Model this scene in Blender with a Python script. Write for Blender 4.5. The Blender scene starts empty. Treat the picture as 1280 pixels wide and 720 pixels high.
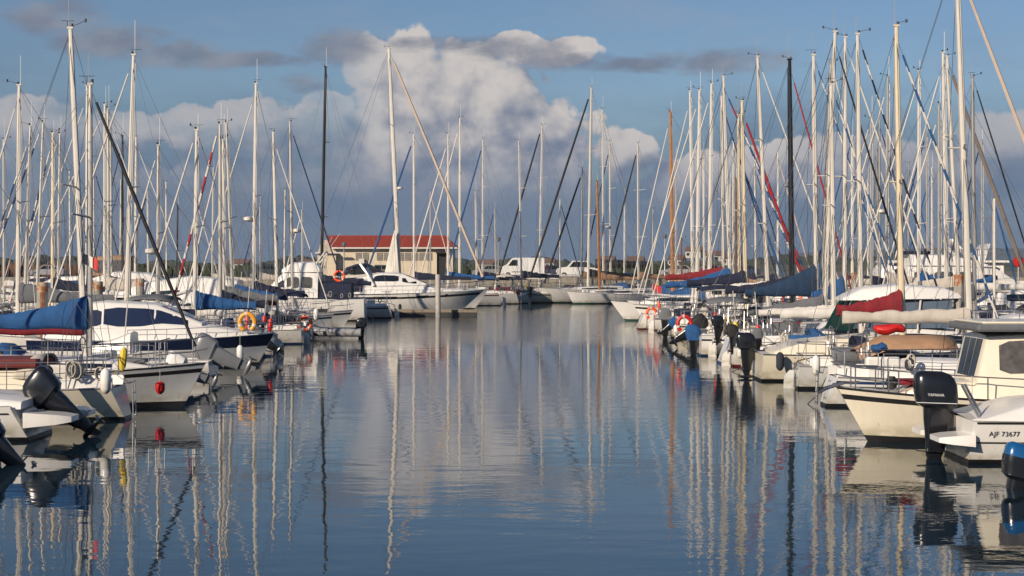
import bpy, math, random
from mathutils import Vector, Matrix
R = math.radians
rnd = random.Random(7)
F, HZ, CH = 2200.0, 335.0, 3.2          # focal length and horizon in photo pixels, eye height in metres
def X(px, D): return (px - 640) * D / F
def Z(py, D): return CH - (py - HZ) * D / F

# ------------------------------------------------------------------ camera, sky, sun, exposure
sc = bpy.context.scene
cam = bpy.data.cameras.new('camera'); camo = bpy.data.objects.new('camera', cam)
sc.collection.objects.link(camo); sc.camera = camo
camo.location = (0, 0, CH); camo.rotation_euler = (R(90), 0, 0)
cam.sensor_width = 36; cam.lens = F / 1280 * 36; cam.shift_y = -(360 - HZ) / 1280
cam.clip_start = .5; cam.clip_end = 9000
sc.view_settings.view_transform = 'Standard'; sc.view_settings.look = 'None'
sc.view_settings.gamma = 1; sc.view_settings.exposure = 0; sc.view_settings.use_curve_mapping = False
SUN_EL, SUN_AZ = 24, -140                # degrees; azimuth of the sun measured from +Y towards +X
sun = bpy.data.lights.new('sun', 'SUN'); suno = bpy.data.objects.new('sun', sun); sc.collection.objects.link(suno)
sun.energy = 5.0; sun.angle = R(.5); sun.color = (1, .84, .66)
sv = Vector((math.sin(R(SUN_AZ)) * math.cos(R(SUN_EL)), math.cos(R(SUN_AZ)) * math.cos(R(SUN_EL)), math.sin(R(SUN_EL))))
suno.rotation_euler = sv.to_track_quat('Z', 'Y').to_euler()
sc.cycles.max_bounces = 6; sc.cycles.diffuse_bounces = 2; sc.cycles.glossy_bounces = 4
sc.cycles.transmission_bounces = 4; sc.cycles.caustics_reflective = False; sc.cycles.caustics_refractive = False
sc.cycles.use_denoising = True
sc.cycles.use_adaptive_sampling = True; sc.cycles.adaptive_threshold = .02

w = bpy.data.worlds.new('World'); sc.world = w; w.use_nodes = True
w.cycles.sampling_method = 'MANUAL'; w.cycles.sample_map_resolution = 256
nt = w.node_tree; nt.nodes.clear()
class S:                                   # small node-maths helper
    def __init__(s, k): s.k = k
def nd(t, **kw):
    n = nt.nodes.new(t)
    for a, b in kw.items(): setattr(n, a, b)
    return n
def mth(op, a, b=0.0, c=None):
    n = nd('ShaderNodeMath', operation=op)
    for i, v in enumerate([a, b] + ([c] if c is not None else [])):
        if isinstance(v, (int, float)): n.inputs[i].default_value = v
        else: nt.links.new(v, n.inputs[i])
    return n.outputs[0]
def sstep(v, a, b):
    n = nd('ShaderNodeMapRange', interpolation_type='SMOOTHSTEP')
    nt.links.new(v, n.inputs[0]); n.inputs[1].default_value = a; n.inputs[2].default_value = b
    return n.outputs[0]
def mixc(f, a, b):
    n = nd('ShaderNodeMix', data_type='RGBA')
    for i, v in ((0, f), (6, a), (7, b)):
        if isinstance(v, (int, float)): n.inputs[i].default_value = v
        elif isinstance(v, tuple): n.inputs[i].default_value = (*v, 1)
        else: nt.links.new(v, n.inputs[i])
    return n.outputs[2]
tc = nd('ShaderNodeTexCoord'); sep = nd('ShaderNodeSeparateXYZ'); nt.links.new(tc.outputs['Generated'], sep.inputs[0])
az = mth('MULTIPLY', mth('ARCTAN2', sep.outputs[0], sep.outputs[1]), 57.2958)
el = mth('ABSOLUTE', mth('MULTIPLY', mth('ARCSINE', sep.outputs[2]), 57.2958))
def vec(a, e, s=1.0):
    n = nd('ShaderNodeCombineXYZ'); nt.links.new(a, n.inputs[0])
    nt.links.new(mth('MULTIPLY', e, s), n.inputs[1]); return n.outputs[0]
def noise(v, scale, det, rough=.55, dist=0.0):
    n = nd('ShaderNodeTexNoise', noise_dimensions='2D'); nt.links.new(v, n.inputs['Vector'])
    n.inputs['Scale'].default_value = scale; n.inputs['Detail'].default_value = det
    n.inputs['Roughness'].default_value = rough; n.inputs['Distortion'].default_value = dist
    return n.outputs[0]
def voro(v, scale, det=2.0):
    n = nd('ShaderNodeTexVoronoi', feature='SMOOTH_F1', voronoi_dimensions='2D'); nt.links.new(v, n.inputs['Vector'])
    n.inputs['Scale'].default_value = scale; n.inputs['Detail'].default_value = det
    n.inputs['Roughness'].default_value = .5; n.inputs['Smoothness'].default_value = .35
    return n.outputs[0]
def P(px, py): return ((px - 640) / 38.4, (335 - py) / 38.4)
def ell(a, e, px, py, rx, ry):             # 1 at the centre of a cloud, 0 at its rim
    cx, cy = P(px, py); rx /= 38.4; ry /= 38.4
    dx = mth('DIVIDE', mth('SUBTRACT', a, cx), rx); dy = mth('DIVIDE', mth('SUBTRACT', e, cy), ry)
    return mth('SUBTRACT', 1.0, mth('ADD', mth('MULTIPLY', dx, dx), mth('MULTIPLY', dy, dy)))
CUM = [(470, 100, 40, 62), (505, 88, 50, 50), (545, 140, 95, 80), (620, 150, 85, 80), (670, 190, 85, 80), (490, 190, 95, 80), (600, 230, 150, 60), (655, 62, 42, 22), (715, 66, 42, 20), (775, 195, 42, 34),
       (40, 160, 70, 32), (150, 175, 75, 30), (240, 165, 50, 28), (330, 175, 70, 50), (395, 160, 60, 45), (1250, 190, 80, 45), (1180, 230, 70, 40), (40, 230, 200, 60), (280, 240, 200, 50), (930, 235, 130, 45), (1080, 225, 140, 50),
       (-500, 150, 260, 110), (1900, 160, 300, 100)]
def cumulus(a, e):
    m = None
    for c in CUM:
        x = ell(a, e, *c); m = x if m is None else mth('MAXIMUM', m, x)
    v = vec(a, e, 1.1)
    b = mth('ADD', mth('MULTIPLY', noise(v, .38, 8, .60, .3), 2.2), mth('MULTIPLY', voro(v, .8, 2.0), -.75))
    return mth('ADD', mth('MAXIMUM', m, -1.2), mth('SUBTRACT', b, .42))
GREY = [(85, 32, 60, 26), (150, 58, 80, 26), (225, 75, 75, 20), (420, 60, 60, 26), (330, 78, 80, 10), (640, 66, 80, 20), (705, 78, 60, 12), (545, 58, 70, 12), (900, 80, 90, 18), (800, 84, 70, 10), (375, 105, 30, 14),
        (-300, 60, 200, 30), (1600, 70, 220, 24)]
def greys(a, e):
    m = None
    for c in GREY:
        x = ell(a, e, *c); m = x if m is None else mth('MAXIMUM', m, x)
    return mth('ADD', mth('MAXIMUM', m, -1.5), mth('MULTIPLY', mth('SUBTRACT', noise(vec(a, e, 2.2), .5, 8, .6, .2), .5), 3.2))
c0 = cumulus(az, el)
c1 = cumulus(mth('ADD', az, -.60), mth('ADD', el, .75))
lit = sstep(mth('ADD', mth('SUBTRACT', c0, c1), mth('MULTIPLY', mth('SUBTRACT', 4.2, mth('MINIMUM', el, 8.0)), -.12)), -1.0, 1.0)
side = sstep(az, -6.5, -3.5)
side = mth('MULTIPLY', side, mth('SUBTRACT', 1.0, sstep(az, 8.0, 12.0)))
soft = sstep(noise(vec(az, el, 1.8), .30, 5, .6), .36, .62)
calpha = mth('MULTIPLY', mth('MULTIPLY', sstep(c0, .0, .30), sstep(el, .6, 3.4)), mth('ADD', side, mth('MULTIPLY', mth('SUBTRACT', 1.0, side), mth('ADD', .30, mth('MULTIPLY', soft, .55)))))
g0 = greys(az, el)
ga = mth('MULTIPLY', sstep(g0, -.4, 1.2), .85)
sky = nd('ShaderNodeTexSky', sky_type='NISHITA', sun_disc=False)
sky.sun_elevation = R(SUN_EL); sky.sun_rotation = R(SUN_AZ); sky.air_density = 1.0; sky.dust_density = .6; sky.ozone_density = 2.0
hsv = nd('ShaderNodeMix', data_type='RGBA', blend_type='MULTIPLY'); hsv.inputs[0].default_value = 1
hsv.inputs[7].default_value = (.52, .60, .74, 1)      # clear air a little deeper and bluer than the model sky
nt.links.new(sky.outputs[0], hsv.inputs[6])
K = 10.0                                    # background strength is 0.1
def col(r, g, b): return (r * K, g * K, b * K)
# slate cloud bank low over the horizon, all round
bankn = noise(vec(az, el, 2.6), .16, 6, .55)
bank = mth('MULTIPLY', mth('SUBTRACT', 1.0, sstep(mth('ADD', el, mth('MULTIPLY', mth('SUBTRACT', bankn, .5), -5.0)), 1.5, 7.6)), .95)
bank = mth('MAXIMUM', bank, 0.0)
base = mixc(bank, hsv.outputs[2], col(.096, .158, .262))
wisp = noise(vec(az, el, 5.0), .14, 7, .6, .3)
base = mixc(mth('MULTIPLY', sstep(wisp, .5, .8), .22), base, col(.34, .36, .42))
side = sstep(az, -6.5, -3.5)
side = mth('MULTIPLY', side, mth('SUBTRACT', 1.0, sstep(az, 8.0, 12.0)))
litcol = mixc(side, col(.46, .45, .47), col(.60, .56, .54))
cumcol = mixc(lit, col(.15, .195, .29), litcol)
fine = noise(vec(az, el, 1.2), 1.6, 6, .6)
cumcol = mixc(mth('MULTIPLY', sstep(fine, .42, .72), .14), cumcol, col(.235, .265, .335))
lowfade = sstep(el, .8, 5.0)
cumcol = mixc(lowfade, col(.15, .20, .30), cumcol)
base = mixc(calpha, base, cumcol)
greycol = mixc(sstep(noise(vec(az, el, 2.0), .5, 4, .5), .3, .75), col(.16, .19, .26), col(.27, .285, .335))
base = mixc(ga, base, greycol)
bg = nd('ShaderNodeBackground'); bg.inputs[1].default_value = .1; nt.links.new(base, bg.inputs[0])
wo = nd('ShaderNodeOutputWorld'); nt.links.new(bg.outputs[0], wo.inputs[0])

# ------------------------------------------------------------------ materials
MATS = {}
def mat(name, c, rough=.5, metal=0.0, var=.12, nscale=3.0, bump=0.0, streak=0.0, coat=0.0, spec=.5, waves=None):
    if name in MATS: return MATS[name]
    m = bpy.data.materials.new(name); m.use_nodes = True; t = m.node_tree; b = t.nodes['Principled BSDF']
    b.inputs['Roughness'].default_value = rough; b.inputs['Metallic'].default_value = metal
    b.inputs['Specular IOR Level'].default_value = spec; b.inputs['Coat Weight'].default_value = coat
    tcn = t.nodes.new('ShaderNodeTexCoord'); mp = t.nodes.new('ShaderNodeMapping'); t.links.new(tcn.outputs['Object'], mp.inputs[0])
    n = t.nodes.new('ShaderNodeTexNoise'); n.inputs['Scale'].default_value = nscale; n.inputs['Detail'].default_value = 6; n.inputs['Roughness'].default_value = .65
    if streak: mp.inputs['Scale'].default_value = (2.2, 2.2, .25)
    t.links.new(mp.outputs[0], n.inputs['Vector'])
    cr = t.nodes.new('ShaderNodeValToRGB')
    d = 1 - var; cr.color_ramp.elements[0].position = .3; cr.color_ramp.elements[1].position = .7
    if streak:
        cr.color_ramp.elements[0].color = (c[0] * (1 - streak * .6), c[1] * (1 - streak * .8), c[2] * (1 - streak * 1.2), 1)
        cr.color_ramp.elements[1].position = .52
    else: cr.color_ramp.elements[0].color = (c[0] * d, c[1] * d, c[2] * d, 1)
    cr.color_ramp.elements[1].color = (min(1, c[0] * (1 + var * .3)), min(1, c[1] * (1 + var * .3)), min(1, c[2] * (1 + var * .3)), 1)
    t.links.new(n.outputs[0], cr.inputs[0]); t.links.new(cr.outputs[0], b.inputs['Base Color'])
    if bump:
        bn = t.nodes.new('ShaderNodeBump'); bn.inputs['Strength'].default_value = 1; bn.inputs['Distance'].default_value = bump
        t.links.new(n.outputs[0], bn.inputs['Height']); t.links.new(bn.outputs[0], b.inputs['Normal'])
    MATS[name] = m; return m
gel = mat('gelcoat_white', (.80, .785, .75), .22, var=.05, streak=.07, coat=.2)
gelc = mat('gelcoat_cream', (.78, .72, .58), .25, var=.05, streak=.08, coat=.2)
gelg = mat('gelcoat_grey_white', (.64, .65, .64), .28, var=.06, streak=.10)
gelw = mat('gelcoat_beige', (.70, .65, .54), .35, var=.08, streak=.1)
navy = mat('gelcoat_navy', (.012, .02, .055), .15, var=.1, coat=.5)
greyhull = mat('gelcoat_mid_grey', (.22, .25, .29), .3, var=.1)
def weather(m):      # scum along the waterline and thin rust runs: marks of the hull itself
    t = m.node_tree; b = t.nodes['Principled BSDF']; src = b.inputs['Base Color'].links[0].from_socket
    tcn = t.nodes.new('ShaderNodeTexCoord'); sp = t.nodes.new('ShaderNodeSeparateXYZ'); t.links.new(tcn.outputs['Object'], sp.inputs[0])
    def mr(s_, a, b_, c, d):
        q = t.nodes.new('ShaderNodeMapRange'); q.interpolation_type = 'SMOOTHSTEP'
        for i_, v_ in ((1, a), (2, b_), (3, c), (4, d)): q.inputs[i_].default_value = v_
        t.links.new(s_, q.inputs[0]); return q.outputs[0]
    def nz(sc_, det):
        mp = t.nodes.new('ShaderNodeMapping'); mp.inputs['Scale'].default_value = sc_; t.links.new(tcn.outputs['Object'], mp.inputs[0])
        n = t.nodes.new('ShaderNodeTexNoise'); n.inputs['Scale'].default_value = 1; n.inputs['Detail'].default_value = det; t.links.new(mp.outputs[0], n.inputs['Vector']); return n.outputs[0]
    def mul(a, b_):
        q = t.nodes.new('ShaderNodeMath'); q.operation = 'MULTIPLY'; t.links.new(a, q.inputs[0]); t.links.new(b_, q.inputs[1]); return q.outputs[0]
    def mix(f, a, c):
        q = t.nodes.new('ShaderNodeMix'); q.data_type = 'RGBA'; t.links.new(f, q.inputs[0]); t.links.new(a, q.inputs[6]); q.inputs[7].default_value = (*c, 1); return q.outputs[2]
    sc1 = mul(mr(sp.outputs[2], .10, .42, .75, 0), mr(nz((2.5, 2.5, 5), 5), .35, .65, .15, 1))
    c1_ = mix(sc1, src, (.36, .32, .20))
    run = mul(mr(nz((7, 7, .35), 3), .66, .76, 0, .6), mr(sp.outputs[2], .15, .8, 1, .5))
    c2_ = mix(run, c1_, (.38, .24, .12))
    t.links.new(c2_, b.inputs['Base Color'])
for m_ in (gel, gelc, gelg, gelw): weather(m_)
deckm = mat('deck_paint', (.62, .60, .55), .6, var=.12, nscale=8)
cabm = mat('cabin_white', (.78, .765, .73), .3, var=.08, nscale=2)
glass = mat('dark_glass', (.010, .014, .02), .04, var=.3, spec=.8)
glassg = mat('green_glass', (.008, .04, .038), .05, var=.3, spec=.8)
curt = mat('curtained_glass', (.12, .11, .10), .12, var=.5, nscale=6)
alum = mat('mast_aluminium', (.46, .445, .415), .42, .45, var=.10, nscale=2)
alumw = mat('mast_white_paint', (.66, .625, .56), .38, var=.10, nscale=2)
alumc = mat('mast_cream_paint', (.72, .62, .44), .4, var=.1, nscale=2)
blk = mat('mast_black', (.015, .016, .018), .3, var=.3)
wood = mat('varnished_wood', (.42, .20, .075), .35, var=.35, nscale=5)
brownm = mat('brown_spar', (.16, .085, .05), .4, var=.3)
steel = mat('stainless_steel', (.45, .45, .46), .34, .9, var=.1)
wire = mat('rigging_wire', (.16, .16, .17), .6, .2, var=.2, spec=.2)
rope = mat('rope_pale', (.50, .46, .38), .9, var=.3, nscale=30)
ropeb = mat('rope_dark', (.03, .035, .05), .9, var=.3, nscale=30)
rubber = mat('black_rubber', (.02, .02, .02), .55, var=.3)
bootk = mat('boot_black', (.018, .018, .02), .5, var=.4)
bootb = mat('boot_blue', (.02, .05, .14), .5, var=.4)
bootg = mat('boot_green', (.03, .09, .07), .6, var=.4)
bootr = mat('boot_red', (.16, .02, .02), .6, var=.4)
anti = mat('antifoul_dark', (.03, .03, .035), .8, var=.5)
C_BLUE = mat('canvas_blue', (.012, .085, .25), .85, var=.3, nscale=4, bump=.02)
C_TEAL = mat('canvas_teal_blue', (.008, .035, .085), .85, var=.4, nscale=4, bump=.02)
C_NAVY = mat('canvas_navy', (.010, .016, .045), .85, var=.4, nscale=4, bump=.02)
C_RED = mat('canvas_dark_red', (.22, .012, .02), .85, var=.3, nscale=4, bump=.02)
C_BEIGE = mat('canvas_beige', (.55, .50, .43), .85, var=.15, nscale=4, bump=.02)
C_TAN = mat('canvas_tan', (.40, .24, .14), .85, var=.2, nscale=4, bump=.02)
C_GREY = mat('canvas_grey', (.13, .14, .155), .85, var=.2, nscale=4, bump=.02)
C_BLK = mat('canvas_black', (.012, .012, .014), .7, var=.4, nscale=4, bump=.02)
C_WHITE = mat('canvas_white', (.68, .66, .61), .8, var=.1, nscale=4, bump=.02)
F_WHITE = mat('sail_white', (.66, .63, .57), .8, var=.1, nscale=5)
F_BLUE = mat('sail_blue', (.02, .09, .24), .8, var=.2, nscale=5)
F_BLACK = mat('sail_black', (.012, .013, .02), .7, var=.3)
F_NAVY = mat('sail_navy', (.015, .03, .09), .8, var=.2)
F_RED = mat('sail_red', (.35, .015, .02), .8, var=.2)
F_BEIGE = mat('sail_beige', (.60, .48, .38), .8, var=.12)
F_BROWN = mat('sail_brown_grey', (.20, .165, .14), .8, var=.2)
orange = mat('lifebuoy_orange', (.85, .10, .02), .5, var=.15)
yelor = mat('lifebuoy_yellow', (.80, .36, .03), .5, var=.15)
red = mat('bright_red', (.55, .015, .015), .5, var=.15)
yellow = mat('bright_yellow', (.75, .52, .04), .5, var=.15)
obk = mat('outboard_black', (.011, .012, .015), .22, var=.15, coat=.3)
obg = mat('outboard_grey', (.16, .17, .185), .3, var=.15)
obw = mat('outboard_white', (.72, .72, .70), .25, var=.08)
conc = mat('piling_concrete', (.34, .32, .28), .85, var=.3, nscale=4, bump=.02)
rust = mat('rust', (.30, .10, .035), .9, var=.5, nscale=9, bump=.02)
planks = mat('pontoon_planks', (.26, .22, .17), .85, var=.35, nscale=7, bump=.02)
floatm = mat('pontoon_float', (.05, .05, .05), .8, var=.4)
tubeg = mat('inflatable_grey', (.30, .31, .32), .5, var=.1)
lettering = mat('lettering_dark', (.02, .02, .03), .5, var=.1)
letterw = mat('lettering_silver', (.75, .75, .75), .4, var=.05)
COV = dict(blue=C_BLUE, teal=C_TEAL, navy=C_NAVY, red=C_RED, beige=C_BEIGE, tan=C_TAN, grey=C_GREY, black=C_BLK, white=C_WHITE)
STAY = dict(white=(F_WHITE, F_WHITE), blue=(F_BLUE, F_BLUE), black=(F_BLACK, F_BLACK), navy=(F_NAVY, F_NAVY), bw=(F_NAVY, F_WHITE), blw=(F_BLUE, F_WHITE),
            kw=(F_BLACK, F_WHITE), red=(F_RED, F_RED), rw=(F_RED, F_WHITE), br=(F_BLUE, F_RED), beige=(F_BEIGE, F_BEIGE), brown=(F_BROWN, F_BROWN))
HUL = dict(w=gel, c=gelc, g=gelg, b=gelw, n=navy, m=greyhull)
BOOT = dict(k=bootk, b=bootb, g=bootg, r=bootr)

# ------------------------------------------------------------------ mesh helpers
class MB:
    def __init__(s): s.v = []; s.f = []; s.m = []
    def quad(s, a, b, c, d, mi=0):
        n = len(s.v); s.v += [tuple(a), tuple(b), tuple(c), tuple(d)]; s.f.append((n, n + 1, n + 2, n + 3)); s.m.append(mi)
    def poly(s, pts, mi=0):
        n = len(s.v); s.v += [tuple(p) for p in pts]; s.f.append(tuple(range(n, n + len(pts)))); s.m.append(mi)
    def loft(s, rings, mi=0, closed=True, caps=True):
        n0 = len(s.v); k = len(rings[0])
        for r in rings: s.v += [tuple(p) for p in r]
        for i in range(len(rings) - 1):
            for j in range(k if closed else k - 1):
                a = n0 + i * k + j; b = n0 + i * k + (j + 1) % k
                s.f.append((a, b, b + k, a + k)); s.m.append(mi(i, j) if callable(mi) else mi)
        if caps and closed:
            q = mi(0, 0) if callable(mi) else mi
            s.f.append(tuple(n0 + j for j in reversed(range(k)))); s.m.append(q)
            s.f.append(tuple(n0 + (len(rings) - 1) * k + j for j in range(k))); s.m.append(q)
        return s
    def tube(s, pts, r, n=6, mi=0, sq=1.0):
        pts = [Vector(p) for p in pts]; rings = []; u = None
        for i, p in enumerate(pts):
            t = (pts[min(i + 1, len(pts) - 1)] - pts[max(i - 1, 0)])
            t = t.normalized() if t.length > 1e-9 else Vector((0, 0, 1))
            if u is None:
                u = Vector((0, 0, 1)) if abs(t.z) < .9 else Vector((1, 0, 0))
            u = (u - t * u.dot(t)); u = u.normalized() if u.length > 1e-6 else Vector((0, 1, 0)); w_ = t.cross(u)
            rr = r[i] if isinstance(r, (list, tuple)) else r
            rings.append([p + (u * math.cos(2 * math.pi * j / n) + w_ * (math.sin(2 * math.pi * j / n) * sq)) * rr for j in range(n)])
        return s.loft(rings, mi)
    def box(s, x0, x1, y0, y1, z0, z1, mi=0, ch=0.0):
        if ch <= 0:
            a = [(x0, y0), (x1, y0), (x1, y1), (x0, y1)]
            return s.loft([[(x, y, z0) for x, y in a], [(x, y, z1) for x, y in a]], mi)
        def rg(i, z): return [(x0 + i + ch, y0 + i, z), (x1 - i - ch, y0 + i, z), (x1 - i, y0 + i + ch, z), (x1 - i, y1 - i - ch, z),
                              (x1 - i - ch, y1 - i, z), (x0 + i + ch, y1 - i, z), (x0 + i, y1 - i - ch, z), (x0 + i, y0 + i + ch, z)]
        return s.loft([rg(ch * .6, z0), rg(0, z0 + ch), rg(0, z1 - ch), rg(ch * .6, z1)], mi)
    def build(s, name, mats, parent=None, smooth=False, loc=None, rot=None):
        me = bpy.data.meshes.new(name); me.from_pydata([tuple(p) for p in s.v], [], s.f)
        if not isinstance(mats, (list, tuple)): mats = [mats]
        for m in mats: me.materials.append(m)
        for p, i in zip(me.polygons, s.m): p.material_index = i; p.use_smooth = smooth
        if smooth:
            try: me.set_sharp_from_angle(angle=R(38))
            except Exception: pass
        o = bpy.data.objects.new(name, me); sc.collection.objects.link(o)
        if parent: o.parent = parent
        if loc: o.location = loc
        if rot: o.rotation_euler = rot
        return o
def thing(name, label, cat, loc=(0, 0, 0), rz=0.0, group=None):
    o = bpy.data.objects.new(name, None); sc.collection.objects.link(o)
    o.location = loc; o.rotation_euler = (0, 0, rz); o['label'] = label; o['category'] = cat
    if group: o['group'] = group
    return o
def tag(o, label=None, cat=None, group=None, kind=None):
    for k, v in (('label', label), ('category', cat), ('group', group), ('kind', kind)):
        if v: o[k] = v
    return o
def text(s, name, size, m, parent, loc, rot, ext=.002):
    cu = bpy.data.curves.new(name, 'FONT'); cu.body = s; cu.size = size; cu.extrude = ext; cu.align_x = 'CENTER'; cu.align_y = 'CENTER'
    to = bpy.data.objects.new(name + '_tmp', cu); sc.collection.objects.link(to)
    bpy.context.view_layer.update()
    me = bpy.data.meshes.new_from_object(to.evaluated_get(bpy.context.evaluated_depsgraph_get()))
    bpy.data.objects.remove(to); me.materials.clear(); me.materials.append(m)
    o = bpy.data.objects.new(name, me); sc.collection.objects.link(o); o.parent = parent; o.location = loc; o.rotation_euler = rot
    return o

# ------------------------------------------------------------------ hulls
def lerp(tab, t):
    for (a, b), (c, d) in zip(tab, tab[1:]):
        if t <= c: return b + (d - b) * (t - a) / (c - a)
    return tab[-1][1]
HB = dict(sail=[(0, .60), (.2, .84), (.42, 1), (.6, .93), (.75, .72), (.87, .44), (.95, .2), (1, .03)],
          fine=[(0, .38), (.2, .75), (.45, 1), (.62, .88), (.78, .6), (.9, .3), (1, .03)],
          motor=[(0, .90), (.3, 1), (.58, .98), (.72, .86), (.84, .64), (.93, .36), (1, .04)])
class Hull:
    def __init__(s, L, B, fb, fs, kind='sail', rake=None, tr=0.0):
        s.L, s.B, s.fb, s.fs, s.kind = L, B, fb, fs, kind; s.wide = False
        s.rake = rake if rake is not None else .09 * L; s.tr = tr
    def sheer(s, t):
        t = min(1, max(0, t)); return s.fs + (s.fb - s.fs) * (t ** 2.2) - .05 * s.L / 8 * math.sin(math.pi * t)
    def hb(s, t): return s.B / 2 * lerp(HB[s.kind], min(1, max(0, t)))
    def pt(s, t, z, side=1, off=0.0):
        zs = s.sheer(t); v = max(0, (z + .35) / (zs + .35))
        k = (.24 + .55 * max(0, 1 - t / .38) ** 1.3 if s.kind != 'motor' else .16 + .14 * max(0, 1 - t / .3)) + .75 * t ** 2.5
        y = (s.hb(t) * (v ** k if v <= 1 else 1) + off)
        x = -s.L / 2 + t * s.L - s.rake * (1 - min(v, 1)) * t ** 4 + s.tr * (1 - t) ** 6 * min(v, 1)
        return Vector((x, side * y, z))
    def top(s, t, side=1, ins=0.0, dz=0.0):
        p = s.pt(t, s.sheer(t), side, -ins); return p + Vector((0, 0, dz))
    def build(s, parent, m, boot, stripe=None, deck=deckm, toe=None, wear=None):
        ts = [0, .06, .15, .28, .42, .55, .66, .76, .84, .9, .95, .98, 1]
        rings = []
        for t in ts:
            zs = s.sheer(t); zl = [-.35, 0.0, .07 + .05 * t, zs * .35, zs * .62, zs * .80, zs * .90, zs]
            a = [s.pt(t, z, -1) for z in zl]; b = [s.pt(t, z, 1) for z in reversed(zl)]
            rings.append(a + b)
        mb = MB(); nl = 8
        def mi(i, j):
            j = j if j < nl - 1 else 2 * nl - 2 - j
            return 3 if j == 0 else 1 if j == 1 else (2 if j == 5 or (s.wide and 4 <= j <= 6) else 0)
        mb.loft(rings, mi, closed=False)
        # transom and stem faces
        for ri, rev in ((0, True), (-1, False)):
            r = rings[ri]
            for j in range(nl - 1):
                q = [r[j], r[j + 1], r[2 * nl - 2 - j], r[2 * nl - 1 - j]]
                mb.quad(*(q if not rev else reversed(q)), mi=3 if j == 0 else 1 if j == 1 else 0)
        h = mb.build('hull', [m, boot, stripe or m, anti], parent, True)
        d = MB(); rr = []
        for t in ts:
            a = s.top(t, -1, .015, -.006); b = s.top(t, 1, .015, -.006); rr.append([a, Vector((a.x, 0, a.z + .05)), b])
        d.loft(rr, closed=False); d.build('deck', deck, parent, True)
        tr = MB()
        for sd in (-1, 1): tr.tube([s.top(t, sd, .005, .012) for t in ts], .022, 4)
        tr.build('toe_rail', toe or m, parent)
        return h

def trunk(name, st, m, parent, ins=.84, crown=.05, smooth=True):
    """st: (x, half width, base z, top z)"""
    rings = []
    for x, hw, zb, zt in st:
        h = max(zt - zb, .01); r = min(.35 * h, .08); ti = hw * (1 - (1 - ins) * min(1, h / .6))
        half = [(hw, zb), (hw + (ti - hw) * (1 - r / h), zt - r), (ti - .3 * r, zt - .3 * r), (ti - r - .02, zt), (0, zt + crown * min(1, h * 2))]
        rings.append([Vector((x, -a, z)) for a, z in half] + [Vector((x, a, z)) for a, z in reversed(half[:-1])])
    mb = MB(); mb.loft(rings); return mb.build(name, m, parent, smooth)
def tk(st, x):
    for a, b in zip(st, st[1:]):
        if a[0] <= x <= b[0] or b[0] <= x <= a[0]:
            f = (x - a[0]) / (b[0] - a[0]) if b[0] != a[0] else 0
            return [a[i] + (b[i] - a[i]) * f for i in range(4)]
    return list(min(st, key=lambda q: abs(q[0] - x)))
def side_pane(st, xa, xb, fa, fb, m, parent, side, name='window', ins=.84, slant=0.0, frame=None):
    def p(x, f, o):
        _, hw, zb, zt = tk(st, x); h = max(zt - zb, .01); ti = hw * (1 - (1 - ins) * min(1, h / .6))
        return Vector((x, side * (hw + (ti - hw) * f + o), zb + h * f))
    mb = MB(); n = 6
    rows = []
    for i in range(n + 1):
        u = i / n; x = xa + (xb - xa) * u
        e = 1.0; f0, f1 = fa, fb
        if i in (0, n): f0, f1 = fa + (fb - fa) * .12, fb - (fb - fa) * .12
        sl = slant * (f1 - f0)
        rows.append([p(x, f0, .004), p(x, f0, .016), p(x + slant, f1, .016), p(x + slant, f1, .004)])
    mb.loft(rows); return mb.build(name, m, parent)
def top_pane(st, i, m, parent, name='windscreen', w=.8, a=.12, b=.9, split=3, off=.012, ins=.84):
    """glass on the sloping top between station i and i+1"""
    A, B = st[i], st[i + 1]; mb = MB()
    def pt(f, yy):
        x, hw, zb, zt = [A[k] + (B[k] - A[k]) * f for k in range(4)]
        return Vector((x, yy * hw * ins * w, zt + .02))
    d = (pt(1, 0) - pt(0, 0)); n = Vector((-d.z, 0, d.x)).normalized()
    if n.z < 0: n = -n
    for k in range(split):
        y0 = -1 + 2 * k / split + .04; y1 = -1 + 2 * (k + 1) / split - .04
        q = [pt(a, y0), pt(a, y1), pt(b, y1), pt(b, y0)]
        mb.loft([[p - n * .03 for p in q], [p + n * off for p in q]])
    return mb.build(name, m, parent)

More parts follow.
